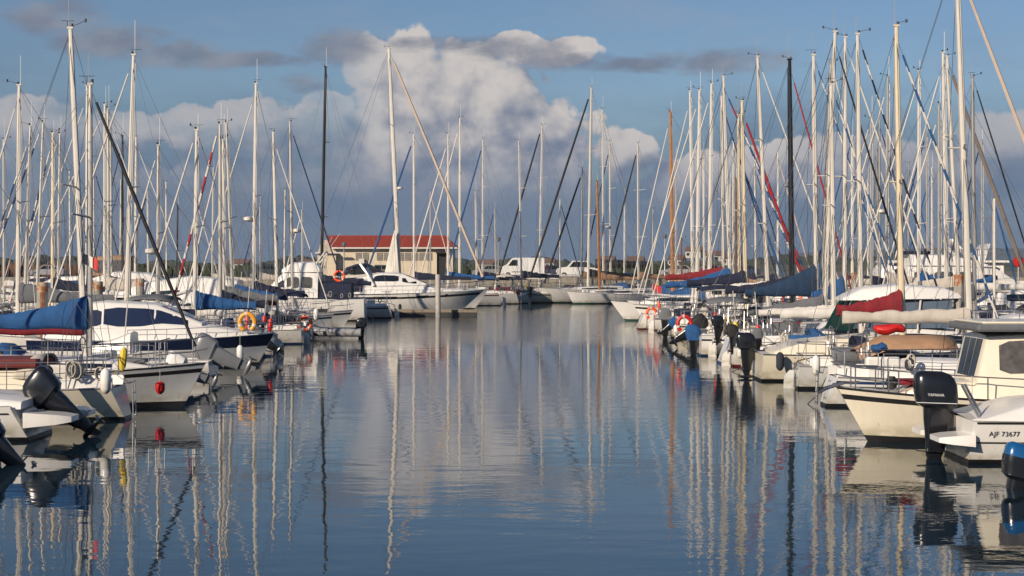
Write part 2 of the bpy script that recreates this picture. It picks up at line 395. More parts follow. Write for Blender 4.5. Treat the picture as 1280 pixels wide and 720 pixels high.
# ------------------------------------------------------------------ outboard motor (a part of its boat)
def outboard(parent, x, y, z, s=1.0, tilt=0.0, cowl=obk, leg=obk, cover=None, prop=True, name='outboard_motor', yaw=0.0, topm=None):
    """local +x points to the boat; origin at the transom clamp; tilt in degrees lifts the propeller"""
    m = MB()
    def ring(cx, hx, hy, z_, n=16, e=.5):
        out = []
        for j in range(n):
            a = 2 * math.pi * j / n; c, q = math.cos(a), math.sin(a)
            out.append(Vector((cx + hx * math.copysign(abs(c) ** e, c), hy * math.copysign(abs(q) ** e, q), z_)))
        return out
    m.loft([ring(-.20, .24, .16, .12), ring(-.20, .23, .14, -.08), ring(-.21, .19, .10, -.32), ring(-.22, .16, .06, -.58), ring(-.24, .13, .04, -.70), ring(-.22, .09, .025, -.82)])
    m.loft([ring(-.27, .26, .11, -.605, 12, .9), ring(-.27, .26, .11, -.625, 12, .9)])
    m.tube([(.0, 0, -.86), (-.08, 0, -.86), (-.25, 0, -.86), (-.42, 0, -.86), (-.46, 0, -.86)], [.01, .05, .062, .05, .035], 8)
    m.loft([[(-.12, -.008, -.88), (-.32, -.008, -.88), (-.32, .008, -.88), (-.12, .008, -.88)], [(-.24, -.004, -1.06), (-.34, -.004, -1.06), (-.34, .004, -1.06), (-.24, .004, -1.06)]])
    m.box(-.10, .05, -.09, .09, -.28, .06)
    root = m.build(name, leg, parent, True, (x, y, z), (0, R(abs(tilt)), yaw)); root.scale = (s, s, s)
    c = MB()
    if cover is None:
        c.loft([ring(-.20, .26, .17, .10), ring(-.21, .32, .20, .15), ring(-.22, .335, .21, .16), ring(-.225, .33, .208, .17), ring(-.24, .35, .215, .30), ring(-.26, .35, .21, .48), ring(-.285, .32, .195, .60), ring(-.31, .27, .165, .665), ring(-.34, .19, .11, .70)], lambda i, j: 1 if i == 2 else 2 if i >= 5 else 0)
        c.box(-.08, .06, -.10, .10, .20, .44, 0, .02); c.tube([(-.5, 0, .55), (-.60, 0, .50), (-.60, 0, .42), (-.55, 0, .38)], .02, 5)
        co = c.build('cowl', [cowl, obk if cowl is not obg else obg, topm or cowl], root, True)
    else:
        c.loft([ring(-.20, .33, .22, .0), ring(-.22, .36, .235, .2), ring(-.25, .37, .235, .42), ring(-.27, .33, .21, .60), ring(-.29, .24, .15, .70), ring(-.3, .1, .06, .74)])
        co = c.build('motor_cover', cover, root, True)
    if prop:
        p = MB()
        p.tube([(-.44, 0, -.86), (-.56, 0, -.86)], [.035, .02], 6)
        for k in range(3):
            a = k * 2 * math.pi / 3 + .3
            def q(r_, da, xx): return (xx, r_ * math.cos(a + da), -.86 + r_ * math.sin(a + da))
            p.poly([q(.03, -.4, -.47), q(.12, -.55, -.47), q(.16, 0, -.50), q(.12, .45, -.53), q(.03, .4, -.52)])
            p.poly([q(.03, .4, -.525), q(.12, .45, -.535), q(.16, 0, -.505), q(.12, -.55, -.475), q(.03, -.4, -.475)])
        p.build('propeller', steel if cowl is not obk else obg, root)
    return root, co

def rail(parent, H, t0, t1, n, h=.6, sides=(-1, 1), ins=.06, rows=2, bow=False, name='guard_rail', m=steel, rad=.012):
    for sd in ([0] if bow else sides):
        mb = MB()
        if bow:     # a pulpit that wraps the stem
            def ring_(hh, tt0): 
                a = [H.top(t0 + (tt0 - t0) * k / 3, -1, ins, hh) for k in range(4)]
                tip = H.top(1, 1, 0, hh + .05); tip.y = 0; tip.x += .05
                b = [H.top(t0 + (tt0 - t0) * k / 3, 1, ins, hh) for k in range(3, -1, -1)]
                return a + [tip] + b
            mb.tube(ring_(h, .965), rad * 1.25, 5); mb.tube(ring_(h * .5, .96), rad, 5)
            for k in range(n):
                t = t0 + (.965 - t0) * k / max(1, n - 1)
                for q in (-1, 1): mb.tube([H.top(t, q, ins), H.top(t, q, ins, h)], rad * 1.1, 5)
        else:
            T = [t0 + (t1 - t0) * k / (n - 1) for k in range(n)]
            for t in T: mb.tube([H.top(t, sd, ins), H.top(t, sd, ins, h)], rad, 5)
            for r_ in range(rows): mb.tube([H.top(t, sd, ins, h * (1 - r_ * .48)) for t in T], rad * (.9 if r_ == 0 else .55), 4)
        mb.build(name, m, parent)

def pushpit(parent, H, m=steel, h=.6):
    mb = MB(); T = [.16, .09, .02]
    for hh in (h, h * .5):
        mb.tube([H.top(t, -1, .06, hh) for t in T] + [H.top(t, 1, .06, hh) for t in reversed(T)], .014, 5)
    for t in (.16, .03):
        for q in (-1, 1): mb.tube([H.top(t, q, .06), H.top(t, q, .06, h)], .014, 5)
    mb.build('stern_rail', m, parent)
def ladder(parent, H, y=.35):
    mb = MB(); x = -H.L / 2 - .05; z1 = H.sheer(0) + .1
    for yy in (y - .13, y + .13): mb.tube([(x + .12, yy, z1), (x, yy, z1), (x - .02, yy, .05)], .014, 5)
    for k in range(4): mb.tube([(x - .01, y - .13, .1 + k * .24), (x - .01, y + .13, .1 + k * .24)], .014, 5)
    mb.build('boarding_ladder', steel, parent)
def sprayhood(parent, x, w_, zb, h, L_, m, name='sprayhood'):
    rings = []
    for xx, f, hh in ((x + L_, .93, .05), (x + L_ * .72, .97, .62), (x + L_ * .38, 1, .96), (x, 1, 1.0)):
        rings.append([Vector((xx, -w_ * f * math.cos(math.pi * k / 10), zb + h * hh * math.sin(math.pi * k / 10) ** .6)) for k in range(11)])
    mb = MB(); mb.loft(rings, closed=False); o = mb.build(name, m, parent, True)
    mod = o.modifiers.new('thick', 'SOLIDIFY'); mod.thickness = .015
    for k in (3, 6):
        pn = MB(); a, b = rings[0], rings[1]
        q = [a[k - 1] * .25 + b[k - 1] * .75, a[k + 1] * .25 + b[k + 1] * .75, a[k + 1] * .75 + b[k + 1] * .25, a[k - 1] * .75 + b[k - 1] * .25]
        pn.poly([p + Vector((.02, 0, .02)) for p in q]); pn.build('clear_panel', curt, o)

# ------------------------------------------------------------------ loose gear of a stern: each piece a part of its boat
def clutter(root, Hl, side, heavy=1.0, rs=0):
    g = random.Random(rs); L = Hl.L; P_ = lambda: g.random() < heavy
    def tp(t, s_, dz=0.0, ins=.08): return Hl.top(t, s_, ins, dz)
    if g.random() < .55 * heavy:      # coils of rope on the stern rail
        for k in range(g.randint(1, 3)):
            c = tp(g.uniform(.02, .3), side, g.uniform(.3, .55)); m = MB(); r_ = g.uniform(.09, .15)
            for q in range(3): m.tube([c + Vector((r_ * math.cos(a) * .8 + q * .012, side * (.03 + q * .025), r_ * 1.35 * math.sin(a) - .08)) for a in [i * .7 for i in range(10)]], .017, 4)
            m.build('coiled_rope', g.choice([rope, ropeb, rope]), root)
    if g.random() < .5 * heavy:
        c = tp(g.uniform(.0, .06), g.choice((-1, 1)), .1); m = MB(); h_ = g.uniform(1.3, 2.0)
        m.tube([c, c + Vector((-.15, 0, h_))], .013, 5); d = m.build('danbuoy_pole', alumw, root)
        m = MB(); m.tube([c + Vector((-.02, 0, .2)), c + Vector((-.03, 0, .3)), c + Vector((-.06, 0, .62)), c + Vector((-.07, 0, .7))], [.03, .08, .08, .03], 8); m.build('danbuoy_float', g.choice([yellow, red, orange, F_WHITE]), d, True)
    if g.random() < .45 * heavy:
        c = Vector((-.34 * L, 0, Hl.sheer(.16) + .2)); m = MB()
        m.tube([c + Vector((0, .42 * math.cos(a), .45 + .42 * math.sin(a))) for a in [i * math.pi / 8 for i in range(17)]], .016, 5)
        for a in (0, 2.1, 4.2): m.tube([c + Vector((0, 0, .45)), c + Vector((0, .42 * math.cos(a), .45 + .42 * math.sin(a)))], .01, 4)
        m.tube([c + Vector((.12, 0, -.1)), c + Vector((.05, 0, .5))], [.09, .06], 8); m.build('steering_wheel', steel, root)
    if g.random() < .22 * heavy:
        x0 = -.46 * L; x1 = x0 + g.uniform(1.2, 1.9); w_ = Hl.hb(.15) * .9; z0 = Hl.sheer(.1) + g.uniform(1.45, 1.75); m = MB()
        m.loft([[Vector((x, w_ * y, z0 - .16 * y * y - .1 * ((x - x0) / (x1 - x0) * 2 - 1) ** 2)) for y in (-1, -.6, 0, .6, 1)] for x in (x0, (x0 * 2 + x1) / 3, (x0 + 2 * x1) / 3, x1)], closed=False)
        o = m.build('bimini_canvas', g.choice([C_NAVY, C_BEIGE, C_GREY, C_NAVY]), root, True); o.modifiers.new('t', 'SOLIDIFY').thickness = .015
        m = MB()
        for x in (x0 + .05, x1 - .05): m.tube([((x0 + x1) / 2, -w_ * 1.02, Hl.sheer(.12)), (x, -w_ * .99, z0 - .26), (x, -w_ * .6, z0 - .2), (x, w_ * .6, z0 - .2), (x, w_ * .99, z0 - .26), ((x0 + x1) / 2, w_ * 1.02, Hl.sheer(.12))], .014, 5)
        m.build('bimini_frame', steel, o)
    if g.random() < .40 * heavy:      # weather cloth on the rail
        a = g.uniform(.1, .18); b = a + g.uniform(.12, .22); m = MB()
        m.loft([[tp(a + (b - a) * i / 5, side, z, .05) for z in (.06, .3, .55)] for i in range(6)], closed=False)
        o = m.build('weather_cloth', g.choice([C_NAVY, C_BLUE, C_WHITE, C_RED, C_GREY]), root, True); o.modifiers.new('t', 'SOLIDIFY').thickness = .012
    if g.random() < .16 * heavy:
        outboard(root, -.5 * L + .1, side * -.0 + side * Hl.hb(.02) * .8, Hl.sheer(0) + .35, .55, 0, g.choice([obk, obg, obw, obk]), obk, g.choice([None, C_BLK, C_BLUE, None]))
    if g.random() < .35 * heavy:
        c = Vector((-.44 * L, 0, Hl.sheer(.06) + g.uniform(.9, 1.5))); m = MB(); m.box(c.x - .3, c.x + .25, -.45, .45, c.z, c.z + .03); m.build('solar_panel', glass, root)
        m = MB(); m.tube([(c.x - .05, -.6, Hl.sheer(0)), (c.x, -.4, c.z - .02), (c.x, .4, c.z - .02), (c.x - .05, .6, Hl.sheer(0))], .016, 5); m.build('panel_bracket', steel, root)
    for k in range(g.randint(1, 4)):      # lockers, cans, cushions and bags lying in the cockpit and on deck
        t = g.choice([g.uniform(.06, .3), g.uniform(.06, .3), g.uniform(.6, .88)]); c = Hl.top(t, side, Hl.hb(t) * g.uniform(.3, .6)); a, b, h_ = g.uniform(.12, .4), g.uniform(.1, .22), g.uniform(.12, .4)
        m = MB(); m.box(c.x - a, c.x + a, c.y - b, c.y + b, c.z, c.z + h_ + (.15 if t < .3 else 0), ch=.05)
        m.build(*g.choice([('deck_locker', cabm), ('sail_bag', C_BLUE), ('sail_bag', C_GREY), ('cushion', C_NAVY), ('deck_locker', deckm), ('sail_bag', C_BEIGE), ('folded_tender', tubeg), ('sail_bag', C_BLK), ('life_raft_case', gel)]), root)
    if g.random() < .6 * heavy:
        c = tp(.01, g.choice((-1, 1)), .05); m = MB(); e = c + Vector((-g.uniform(.5, 1.0), g.uniform(-.8, .8), -c.z - .05)); md = c.lerp(e, .5) + Vector((0, 0, -.15))
        m.tube([c, md, e], .013, 4); m.build('mooring_line', g.choice([rope, ropeb]), root)
# ------------------------------------------------------------------ sailing boat
def sailboat(label, xb, xt, yt, D, dr, k=.31, stay='white', mast='a', hull='w', boot='k', cover=None, bz=2.0, bl=None, group='sailing boats on their moorings',
             L=None, stripe=None, yaw=None, srad=.04, mrad=None, stern=None, dodger=None, spr=1, radar=False, lod=None, fbs=None, ob=None, wins='strip',
             peak=.45, top=None, toe=None, noboom=False, edge=None, flip=0, kindh='sail', cab=.36, tri=False, ins_k=1.0, cabm_=None, name='sailing_boat'):
    H = Z(yt, D); J = k * (H - 1.0)
    yw = (0 if dr > 0 else math.pi) if yaw is None else R(yaw)
    cs = abs(math.cos(yw))
    J /= max(cs, .3)
    if L is None: L = max(5.2, min(J / .38, 17))
    Xw = X(xb, D); row1 = (yaw is None and ((dr > 0 and 8.6 < Xw < 12.9) or (dr < 0 and -14.6 < Xw < -9 and D < 105)))
    if edge is None and row1:
        edge = (7.3 if D < 85 else 6.8) + rnd.uniform(-.25, .35) if dr > 0 else (-7.9 if D < 60 else -8.9) + rnd.uniform(-.3, .3)
    if edge is not None:
        aft = max(1.6, abs(Xw - edge)); L = max(aft + J + .1, 5.6); xm = -L / 2 + aft
    else: xm = L / 2 - J if J < L * .48 else .03 * L
    B = .30 * L + .35; fb = (.088 * L + .27) if fbs is None else fbs[0]; fs = fb * .78 if fbs is None else fbs[1]
    Xm = X(xb, D); root = thing(name, label, 'sailboat', (Xm - math.cos(yw) * xm, D - math.sin(yw) * xm, 0), yw, group)
    if lod is None: lod = 2 if D < 78 else 1 if D < 125 else 0
    Hl = Hull(L, B, fb, fs, kindh, tr=(.35 if L > 6.5 else .0))
    if stripe is None and rnd.random() < .45: stripe = rnd.choice('nrkkb')
    st = {'n': bootb, 'r': bootr, 'b': C_BLUE, 'k': bootk, 'y': wood}.get(stripe)
    Hl.build(root, HUL[hull], BOOT[boot], st, toe=toe or (alum if lod else None))
    sd = -1 if math.cos(yw) > 0 else 1                 # side that faces the channel mouth
    zt = lambda x: Hl.sheer((x + L / 2) / L)
    c = cab
    x0, x1, x2, x3 = -.20 * L, -.16 * L, xm + .10 * L, xm + .20 * L
    def dk(x): return zt(x) - .02
    hwf = lambda x: Hl.hb((x + L / 2) / L)
    cs_ = [(x0, hwf(x0) * .64, dk(x0), dk(x0) + c + .06), (x1, hwf(x1) * .68, dk(x1), dk(x1) + c + .08), (0, hwf(0) * .68, dk(0), dk(0) + c + .03),
           (x2, hwf(x2) * .60, dk(x2), dk(x2) + c * .72), (x3, hwf(x3) * .4, dk(x3), dk(x3) + .06)]
    cabn = trunk('cabin', cs_, cabm_ or (cabm if hull != 'c' else gelc), root)
    sides = (sd,) if lod < 2 else (-1, 1)
    for q in sides:
        if wins == 'strip': side_pane(cs_, x1 + .2, x2 - .1, .38, .76, glass, cabn, q)
        elif wins == 'one': side_pane(cs_, -.05 * L, .05 * L, .32, .72, glass, cabn, q)
        else:
            n = 3 if lod else 2
            for i in range(n):
                xa = x1 + .25 + (x2 - x1 - .4) * i / n; side_pane(cs_, xa, xa + (x2 - x1) / n * .62, .35, .74, glass, cabn, q)
    if lod:      # cockpit coaming, hatch, winches
        for q in (-1, 1):
            cm = MB(); cm.loft([[Vector((x, q * hwf(x) * .62, dk(x))), Vector((x, q * hwf(x) * .66, dk(x) + .24)), Vector((x, q * hwf(x) * .74, dk(x) + .24)), Vector((x, q * hwf(x) * .80, dk(x)))] for x in (-.45 * L, -.33 * L, -.2 * L)])
            cm.build('cockpit_coaming', cabm, root)
        for q in (-1, 1):
            wn = MB(); wn.tube([(-.27 * L, q * hwf(-.27 * L) * .7, dk(-.27 * L) + .24), (-.27 * L, q * hwf(-.27 * L) * .7, dk(-.27 * L) + .36)], [.06, .045], 8)
            wn.build('winch', steel, root)
        ht = MB(); ht.box(xm + .115 * L, xm + .115 * L + .5, -.25, .25, dk(xm + .14 * L) + c * .5, dk(xm + .14 * L) + c * .5 + .09, ch=.03); ht.build('deck_hatch', C_GREY, root)
    # mast
    mm = dict(a=alum, w=alumw, c=alumc, k=blk, o=wood, b=brownm)[mast]
    mr = (mrad * .82) if mrad else (.046 + .0028 * H) * rnd.uniform(.88, 1.12)
    srad *= .74
    zc = tk(cs_, xm)[3] - .05
    dx = (xt - xb) * D / F * (1 if math.cos(yw) > 0 else -1)
    def mp(f): return Vector((xm + dx * f, 0, zc + (H - zc) * f))
    mbm = MB(); nn = 8
    mbm.tube([mp(f) for f in (0, .3, .6, .85, 1)], [mr, mr, mr * .97, mr * .85, mr * .68], nn, sq=.72)
    mbm.tube([mp(.03) + Vector((-mr - .02, .03, 0)), mp(.97) + Vector((-mr * .7 - .02, .03, 0))], .012, 3)
    mbm.box(mp(1).x - mr * 1.05, mp(1).x + mr * 1.0, -mr * .6, mr * .6, H, H + .05)
    mo = mbm.build('mast', mm, root, True)
    # masthead gear
    g = MB(); tp = mp(1)
    ah = rnd.uniform(.5, 1.3)
    g.tube([tp + Vector((-.05, 0, .05)), tp + Vector((-.05, 0, .05 + ah))], .010, 3); g.build('masthead_antenna', alumw, mo)
    if lod or rnd.random() < .5:
        g = MB(); s_ = rnd.choice((-1, 1)); l_ = rnd.uniform(.18, .42); vk = rnd.random()
        if vk < .75:
            g.tube([tp + Vector((0, 0, .05)), tp + Vector((s_ * l_ * .5, 0, .12)), tp + Vector((s_ * l_, 0, .14 + .1 * vk))], .009, 3)
            g.tube([tp + Vector((s_ * l_, 0, .1 + .1 * vk)), tp + Vector((s_ * l_, 0, .19 + .1 * vk))], .03, 5)
        if vk > .35:
            g.tube([tp + Vector((-s_ * .08, 0, .05)), tp + Vector((-s_ * .08, 0, .2))], .008, 3); g.tube([tp + Vector((-s_ * (.1 + .2 * vk), 0, .2)), tp + Vector((s_ * .1, 0, .2))], .009, 3)
        g.tube([tp + Vector((.04, 0, .05)), tp + Vector((.04, 0, .13))], .035, 5)
        g.build('wind_vane', rubber, mo)
    if radar:
        g = MB(); p = mp(.42) + Vector((mr + .2, 0, 0)); g.tube([p + Vector((0, 0, -.09)), p + Vector((0, 0, -.05)), p + Vector((0, 0, .08)), p + Vector((0, 0, .12))], [.16, .22, .21, .1], 10)
        g.tube([p + Vector((0, 0, -.1)), mp(.41)], .03, 4); g.build('radar_dome', alumw, mo, True)
    # spreaders and shrouds
    bw = hwf(xm) * .92; fr = (.52,) if H < 12 else (.36, .68)
    sa = rnd.uniform(.12, .3)
    sp = MB()
    for f in fr:
        for q in (-1, 1): sp.tube([mp(f), mp(f) + Vector((-sa, q * bw * .72, .06))], [.028, .018], 4)
    sp.build('spreader', mm, mo)
    wr = .0075 if D < 60 else .010 if D < 110 else .012
    for q in (-1, 1):
        sh = MB(); pts = [mp(.97)] + [mp(f) + Vector((-sa, q * bw * .72, .06)) for f in reversed(fr)] + [Vector((xm - .1, q * bw, zt(xm)))]
        sh.tube(pts, wr, 3)
        sh.tube([mp(fr[0]) + Vector((0, 0, -.05)), Vector((xm - .45, q * bw, zt(xm)))], wr, 3)
        if lod: sh.tube([mp(fr[0]) + Vector((0, 0, -.05)), Vector((xm + .35, q * bw, zt(xm)))], wr, 3)
        sh.build('shroud', wire, root)
    bs = MB(); bs.tube([mp(.995), Vector((-L / 2 + .12, 0, zt(-L / 2 + .1) + .05))], wr, 3); bs.build('backstay', wire, root)
    # forestay and furled headsail
    ft = top if top is not None else rnd.uniform(.93, .985)
    a = mp(ft) + Vector((mr * .8, 0, 0)); b = Hl.top(1, 1, 0, .12); b.y = 0; b.x = min(b.x - .12, xm + J)
    fm = MB(); fm.tube([a, b], wr, 3)
    if stay:
        A = a.lerp(b, .035); Bq = a.lerp(b, .955); n = max(24, int((A - Bq).length / .16)); rr = []; 
        for i in range(n + 1):
            u = i / n; rr.append(srad * (.45 + .75 * math.sin(math.pi * min(1, u * .72 + .12)) ** .6) * (1.5 if u > .985 else 1))
        two = STAY[stay][0] is not STAY[stay][1]
        fm2 = MB(); fm2.tube([A.lerp(Bq, i / n) for i in range(n + 1)], rr, 6, (lambda i, j: (((i * 6 // 5 + j) // 4) % 2)) if two else 0)
        fs_ = fm.build('forestay', wire, root); fm2.build('furled_sail', list(STAY[stay]), fs_, True)
    else: fm.build('forestay', wire, root)
    # boom and its cover
    if not noboom:
        bl_ = bl or min(.40 * L, abs(-L / 2 - xm) * .9); g0 = Vector((mp(0).x - mr, 0, bz)); g1 = Vector((mp(0).x - bl_, 0, bz + .05))
        bm = MB(); bm.tube([g0, g1], .055, 6); bo = bm.build('boom', mm if mast != 'k' else alum, root)
        tl = MB(); tl.tube([g1, mp(.99)], wr * .7, 3); tl.tube([g1.lerp(g0, .2), Vector((g1.x + .3, 0, zt(g1.x) + .2))], .012, 3); tl.build('topping_lift', wire, root)
        cv = COV[cover] if cover else F_WHITE
        h0 = (peak * (.4 if cover == 'white' else 1)) if cover else .16; ring_ = []; nseg = 30; ph = rnd.random() * 6; sg_ = [rnd.uniform(-1, 1) for _ in range(31)]
        for i in range(nseg + 1):
            u = i / nseg; x = g0.x + .02 - (bl_ - .05) * u
            tie = .4 if (i + int(ph)) % 7 == 4 else 0; hh = .13 + h0 * (1 - u) ** 1.7 * (1 + .05 * sg_[i]) + .016 * math.sin(u * 19 + ph) + .012 * sg_[i] - .03 * tie; ww = .10 + .05 * (1 - u) + .012 * math.sin(u * 17) + .010 * sg_[30 - i] - .028 * tie
            low = .10 + (.05 if cover else 0) + .015 * math.sin(u * 13 + 1)
            ring_.append([Vector((x, ww * math.sin(2 * math.pi * j / 10), bz + .03 + (hh if math.cos(2 * math.pi * j / 10) > 0 else low) * math.cos(2 * math.pi * j / 10))) for j in range(10)])
        cm = MB(); cm.loft(ring_); cm.build('sail_cover' if cover else 'stowed_sail', cv, bo, True)
    if lod:
        n = 4 if lod > 1 else 3
        rail(root, Hl, .18, .84, n + 1, .58, name='guard_rail', rad=.011, sides=(-1, 1) if lod > 1 else (sd,))
        rail(root, Hl, .86, .97, 2, .6, bow=True, name='pulpit'); pushpit(root, Hl)
        ladder(root, Hl, .3 * (1 if sd > 0 else -1) * 1)
    if stern == 'rudder' or (lod and rnd.random() < .25 and stern is None):
        rb = MB(); xx = -L / 2
        rb.loft([[(xx - .35, -.03, -.3), (xx - .04, -.04, -.3), (xx - .04, .04, -.3), (xx - .35, .03, -.3)], [(xx - .30, -.03, fs * .55), (xx - .03, -.04, fs * .55), (xx - .03, .04, fs * .55), (xx - .30, .03, fs * .55)],
                 [(xx - .16, -.03, fs * .8), (xx - .0, -.04, fs * .8), (xx - .0, .04, fs * .8), (xx - .16, .03, fs * .8)]])
        rb.build('rudder', HUL[hull], root)
        tb = MB(); tb.tube([(xx - .08, 0, fs * .8), (xx + .05, 0, fs + .12), (xx + .8, 0, fs + .28)], .018, 5); tb.build('tiller', brownm, root)
    if ob:
        ob = dict(ob); zo = ob.pop('z', fs * .75); outboard(root, -L / 2 - .03, -.45 * (-1 if sd > 0 else 1), zo, **ob)
    if dodger: sprayhood(root, -.24 * L, hwf(-.2 * L) * .70, dk(-.2 * L) + c * .7, .55, .75, COV[dodger])
    if lod: clutter(root, Hl, sd, 1.0 if lod > 1 else .7, int(xb * 10) + int(D * 7))
    if lod and not dodger and rnd.random() < .55: sprayhood(root, -.24 * L, hwf(-.2 * L) * .70, dk(-.2 * L) + c * .7, .5, .7, COV[rnd.choice(['navy', 'blue', 'grey', 'black', 'navy', 'beige'])])
    root['_L'] = L
    return root, Hl

# ------------------------------------------------------------------ motor boat
def motorboat(label, bowpx, D, dr, L, B=None, fb=1.1, fs=.85, hull='w', boot='k', stripe=None, decks=(), group='motor boats on their moorings', yaw=None,
              rails=(.35, .97, 7), rail_h=.5, rake=None, obs=(), plat=False, name='motor_boat', toe=None, deck=None, tr=0.0, gear=True):
    B = B or .3 * L + .5; yw = (0 if dr > 0 else math.pi) if yaw is None else R(yaw)
    xb = X(bowpx, D); root = thing(name, label, 'motorboat', (xb - math.cos(yw) * L / 2, D - math.sin(yw) * L / 2, 0), yw, group)
    H = Hull(L, B, fb, fs, 'motor', rake if rake is not None else .13 * L, tr)
    st = {'n': navy, 'N': navy, 'r': bootr, 'k': bootk, 'b': C_BLUE, 'g': greyhull}.get(stripe)
    H.wide = stripe == 'N'
    H.build(root, HUL[hull], BOOT[boot], st, toe=toe, deck=deck or deckm)
    sd = -1 if math.cos(yw) > 0 else 1
    for dk_ in decks:
        stn = [(a * L, b * B / 2, c, d) for a, b, c, d in dk_['st']]
        o = trunk(dk_.get('name', 'cabin'), stn, dk_.get('m', cabm), root, dk_.get('ins', .84))
        for wn in dk_.get('win', ()):
            m = wn[4] if len(wn) > 4 else glass
            for q in ((-1, 1) if D < 75 else (sd,)): side_pane(stn, wn[0] * L, wn[1] * L, wn[2], wn[3], m, o, q, ins=dk_.get('ins', .84), slant=wn[5] if len(wn) > 5 else 0)
        for tp in dk_.get('top', ()): top_pane(stn, tp[0], tp[1] if len(tp) > 1 else glass, o, ins=dk_.get('ins', .84))
    if rails:
        t0, t1, n = rails
        rail(root, H, t0, .9, n, rail_h, name='bow_rail', rows=1, rad=.013); rail(root, H, .88, .97, 2, rail_h, bow=True, name='pulpit')
    if plat:
        p = MB(); p.box(-L / 2 - plat, -L / 2 + .02, -B * .40, B * .40, .22, .32, ch=.03); p.build('swim_platform', HUL[hull], root)
    if gear and D < 112 and L < 9: clutter(root, H, sd, .55, int(bowpx) + int(D * 7))
    for ob in obs:
        ob = dict(ob); y = ob.pop('y', 0); z = ob.pop('z', fs * .62); xo = ob.pop('x', -.03); outboard(root, -L / 2 + xo, y, z, **ob)
    return root, H
def arch(parent, x, w_, z0, h, m, lean=.4, r=.06, name='radar_arch'):
    mb = MB(); mb.tube([(x, -w_, z0), (x - lean * .5, -w_ * .95, z0 + h * .6), (x - lean, -w_ * .75, z0 + h), (x - lean, w_ * .75, z0 + h), (x - lean * .5, w_ * .95, z0 + h * .6), (x, w_, z0)], r, 6, sq=2.0)
    return mb.build(name, m, parent, True)
def canopy(parent, x0, x1, w_, z0, h, m, name='cockpit_canopy', slope=.7):
    st = [(x0, w_, z0, z0 + h * slope), ((x0 + x1) / 2, w_, z0, z0 + h), (x1, w_, z0, z0 + h * .96)]
    return trunk(name, st, m, parent, .86, .08)

# ------------------------------------------------------------------ setting: water, quay, land
def mk_water():
    m = bpy.data.materials.new('harbour_water'); m.use_nodes = True; t = m.node_tree; b = t.nodes['Principled BSDF']
    b.inputs['Base Color'].default_value = (.006, .020, .032, 1); b.inputs['Roughness'].default_value = .02; b.inputs['IOR'].default_value = 1.333
    g = t.nodes.new('ShaderNodeNewGeometry')
    prev = None
    def layer(sx, sy, scale, det, dist, strength):
        nonlocal prev
        mp = t.nodes.new('ShaderNodeMapping'); mp.inputs['Scale'].default_value = (sx, sy, 1); t.links.new(g.outputs['Position'], mp.inputs[0])
        n = t.nodes.new('ShaderNodeTexNoise'); n.inputs['Scale'].default_value = scale; n.inputs['Detail'].default_value = det; n.inputs['Roughness'].default_value = .5
        t.links.new(mp.outputs[0], n.inputs['Vector'])
        bn = t.nodes.new('ShaderNodeBump'); bn.inputs['Distance'].default_value = dist
        if isinstance(strength, float): bn.inputs['Strength'].default_value = strength
        else: t.links.new(strength, bn.inputs['Strength'])
        t.links.new(n.outputs[0], bn.inputs['Height'])
        if prev: t.links.new(prev, bn.inputs['Normal'])
        prev = bn.outputs[0]
    layer(.55, 1.0, 1.1, 2.0, .0065, 1.0)
    # patches of wind-ruffled water
    n = t.nodes.new('ShaderNodeTexNoise'); n.inputs['Scale'].default_value = .035; n.inputs['Detail'].default_value = 3
    t.links.new(g.outputs['Position'], n.inputs['Vector'])
    mr_ = t.nodes.new('ShaderNodeMapRange'); mr_.inputs[1].default_value = .48; mr_.inputs[2].default_value = .62; mr_.inputs[4].default_value = 1.0
    t.links.new(n.outputs[0], mr_.inputs[0])
    layer(1, 1, 9.0, 2.0, .0022, mr_.outputs[0])
    n2 = t.nodes.new('ShaderNodeTexNoise'); n2.inputs['Scale'].default_value = .11; n2.inputs['Detail'].default_value = 4
    mp2 = t.nodes.new('ShaderNodeMapping'); mp2.inputs['Scale'].default_value = (.45, 1, 1); t.links.new(g.outputs['Position'], mp2.inputs[0]); t.links.new(mp2.outputs[0], n2.inputs['Vector'])
    mr3 = t.nodes.new('ShaderNodeMapRange'); mr3.inputs[1].default_value = .40; mr3.inputs[2].default_value = .60; mr3.inputs[3].default_value = .25; mr3.inputs[4].default_value = 1.15
    t.links.new(n2.outputs[0], mr3.inputs[0])
    layer(.8, 1.0, 4.2, 2.0, .0016, mr3.outputs[0])
    # breeze ruffles the far third of the channel
    sp = t.nodes.new('ShaderNodeSeparateXYZ'); t.links.new(g.outputs['Position'], sp.inputs[0])
    def mr2(a, b_, c, d):
        q = t.nodes.new('ShaderNodeMapRange'); q.interpolation_type = 'SMOOTHSTEP'
        for i_, v_ in ((1, a), (2, b_), (3, c), (4, d)): q.inputs[i_].default_value = v_
        t.links.new(sp.outputs[1], q.inputs[0]); return q.outputs[0]
    mu = t.nodes.new('ShaderNodeMath'); mu.operation = 'MULTIPLY'; t.links.new(mr2(66, 84, 0, 1), mu.inputs[0]); t.links.new(mr2(118, 142, 1, .15), mu.inputs[1])
    layer(.7, 1, 3.5, 3.0, .016, mu.outputs[0])
    t.links.new(prev, b.inputs['Normal'])
    return m
def plane(name, pts, z, m, kind='structure'):
    mb = MB(); mb.poly([(x, y, z) for x, y in pts]); o = mb.build(name, m); tag(o, kind=kind); return o
plane('water', [(-4000, -200), (4000, -200), (4000, 8000), (-4000, 8000)], 0, mk_water())
QZ = 2.1
stone = mat('quay_stone', (.30, .27, .22), .9, var=.35, nscale=2.5, bump=.05)
tarmac = mat('quay_tarmac', (.17, .155, .135), .95, var=.3, nscale=.8)
grassm = mat('rough_grass', (.09, .10, .045), 1, var=.5, nscale=.4)
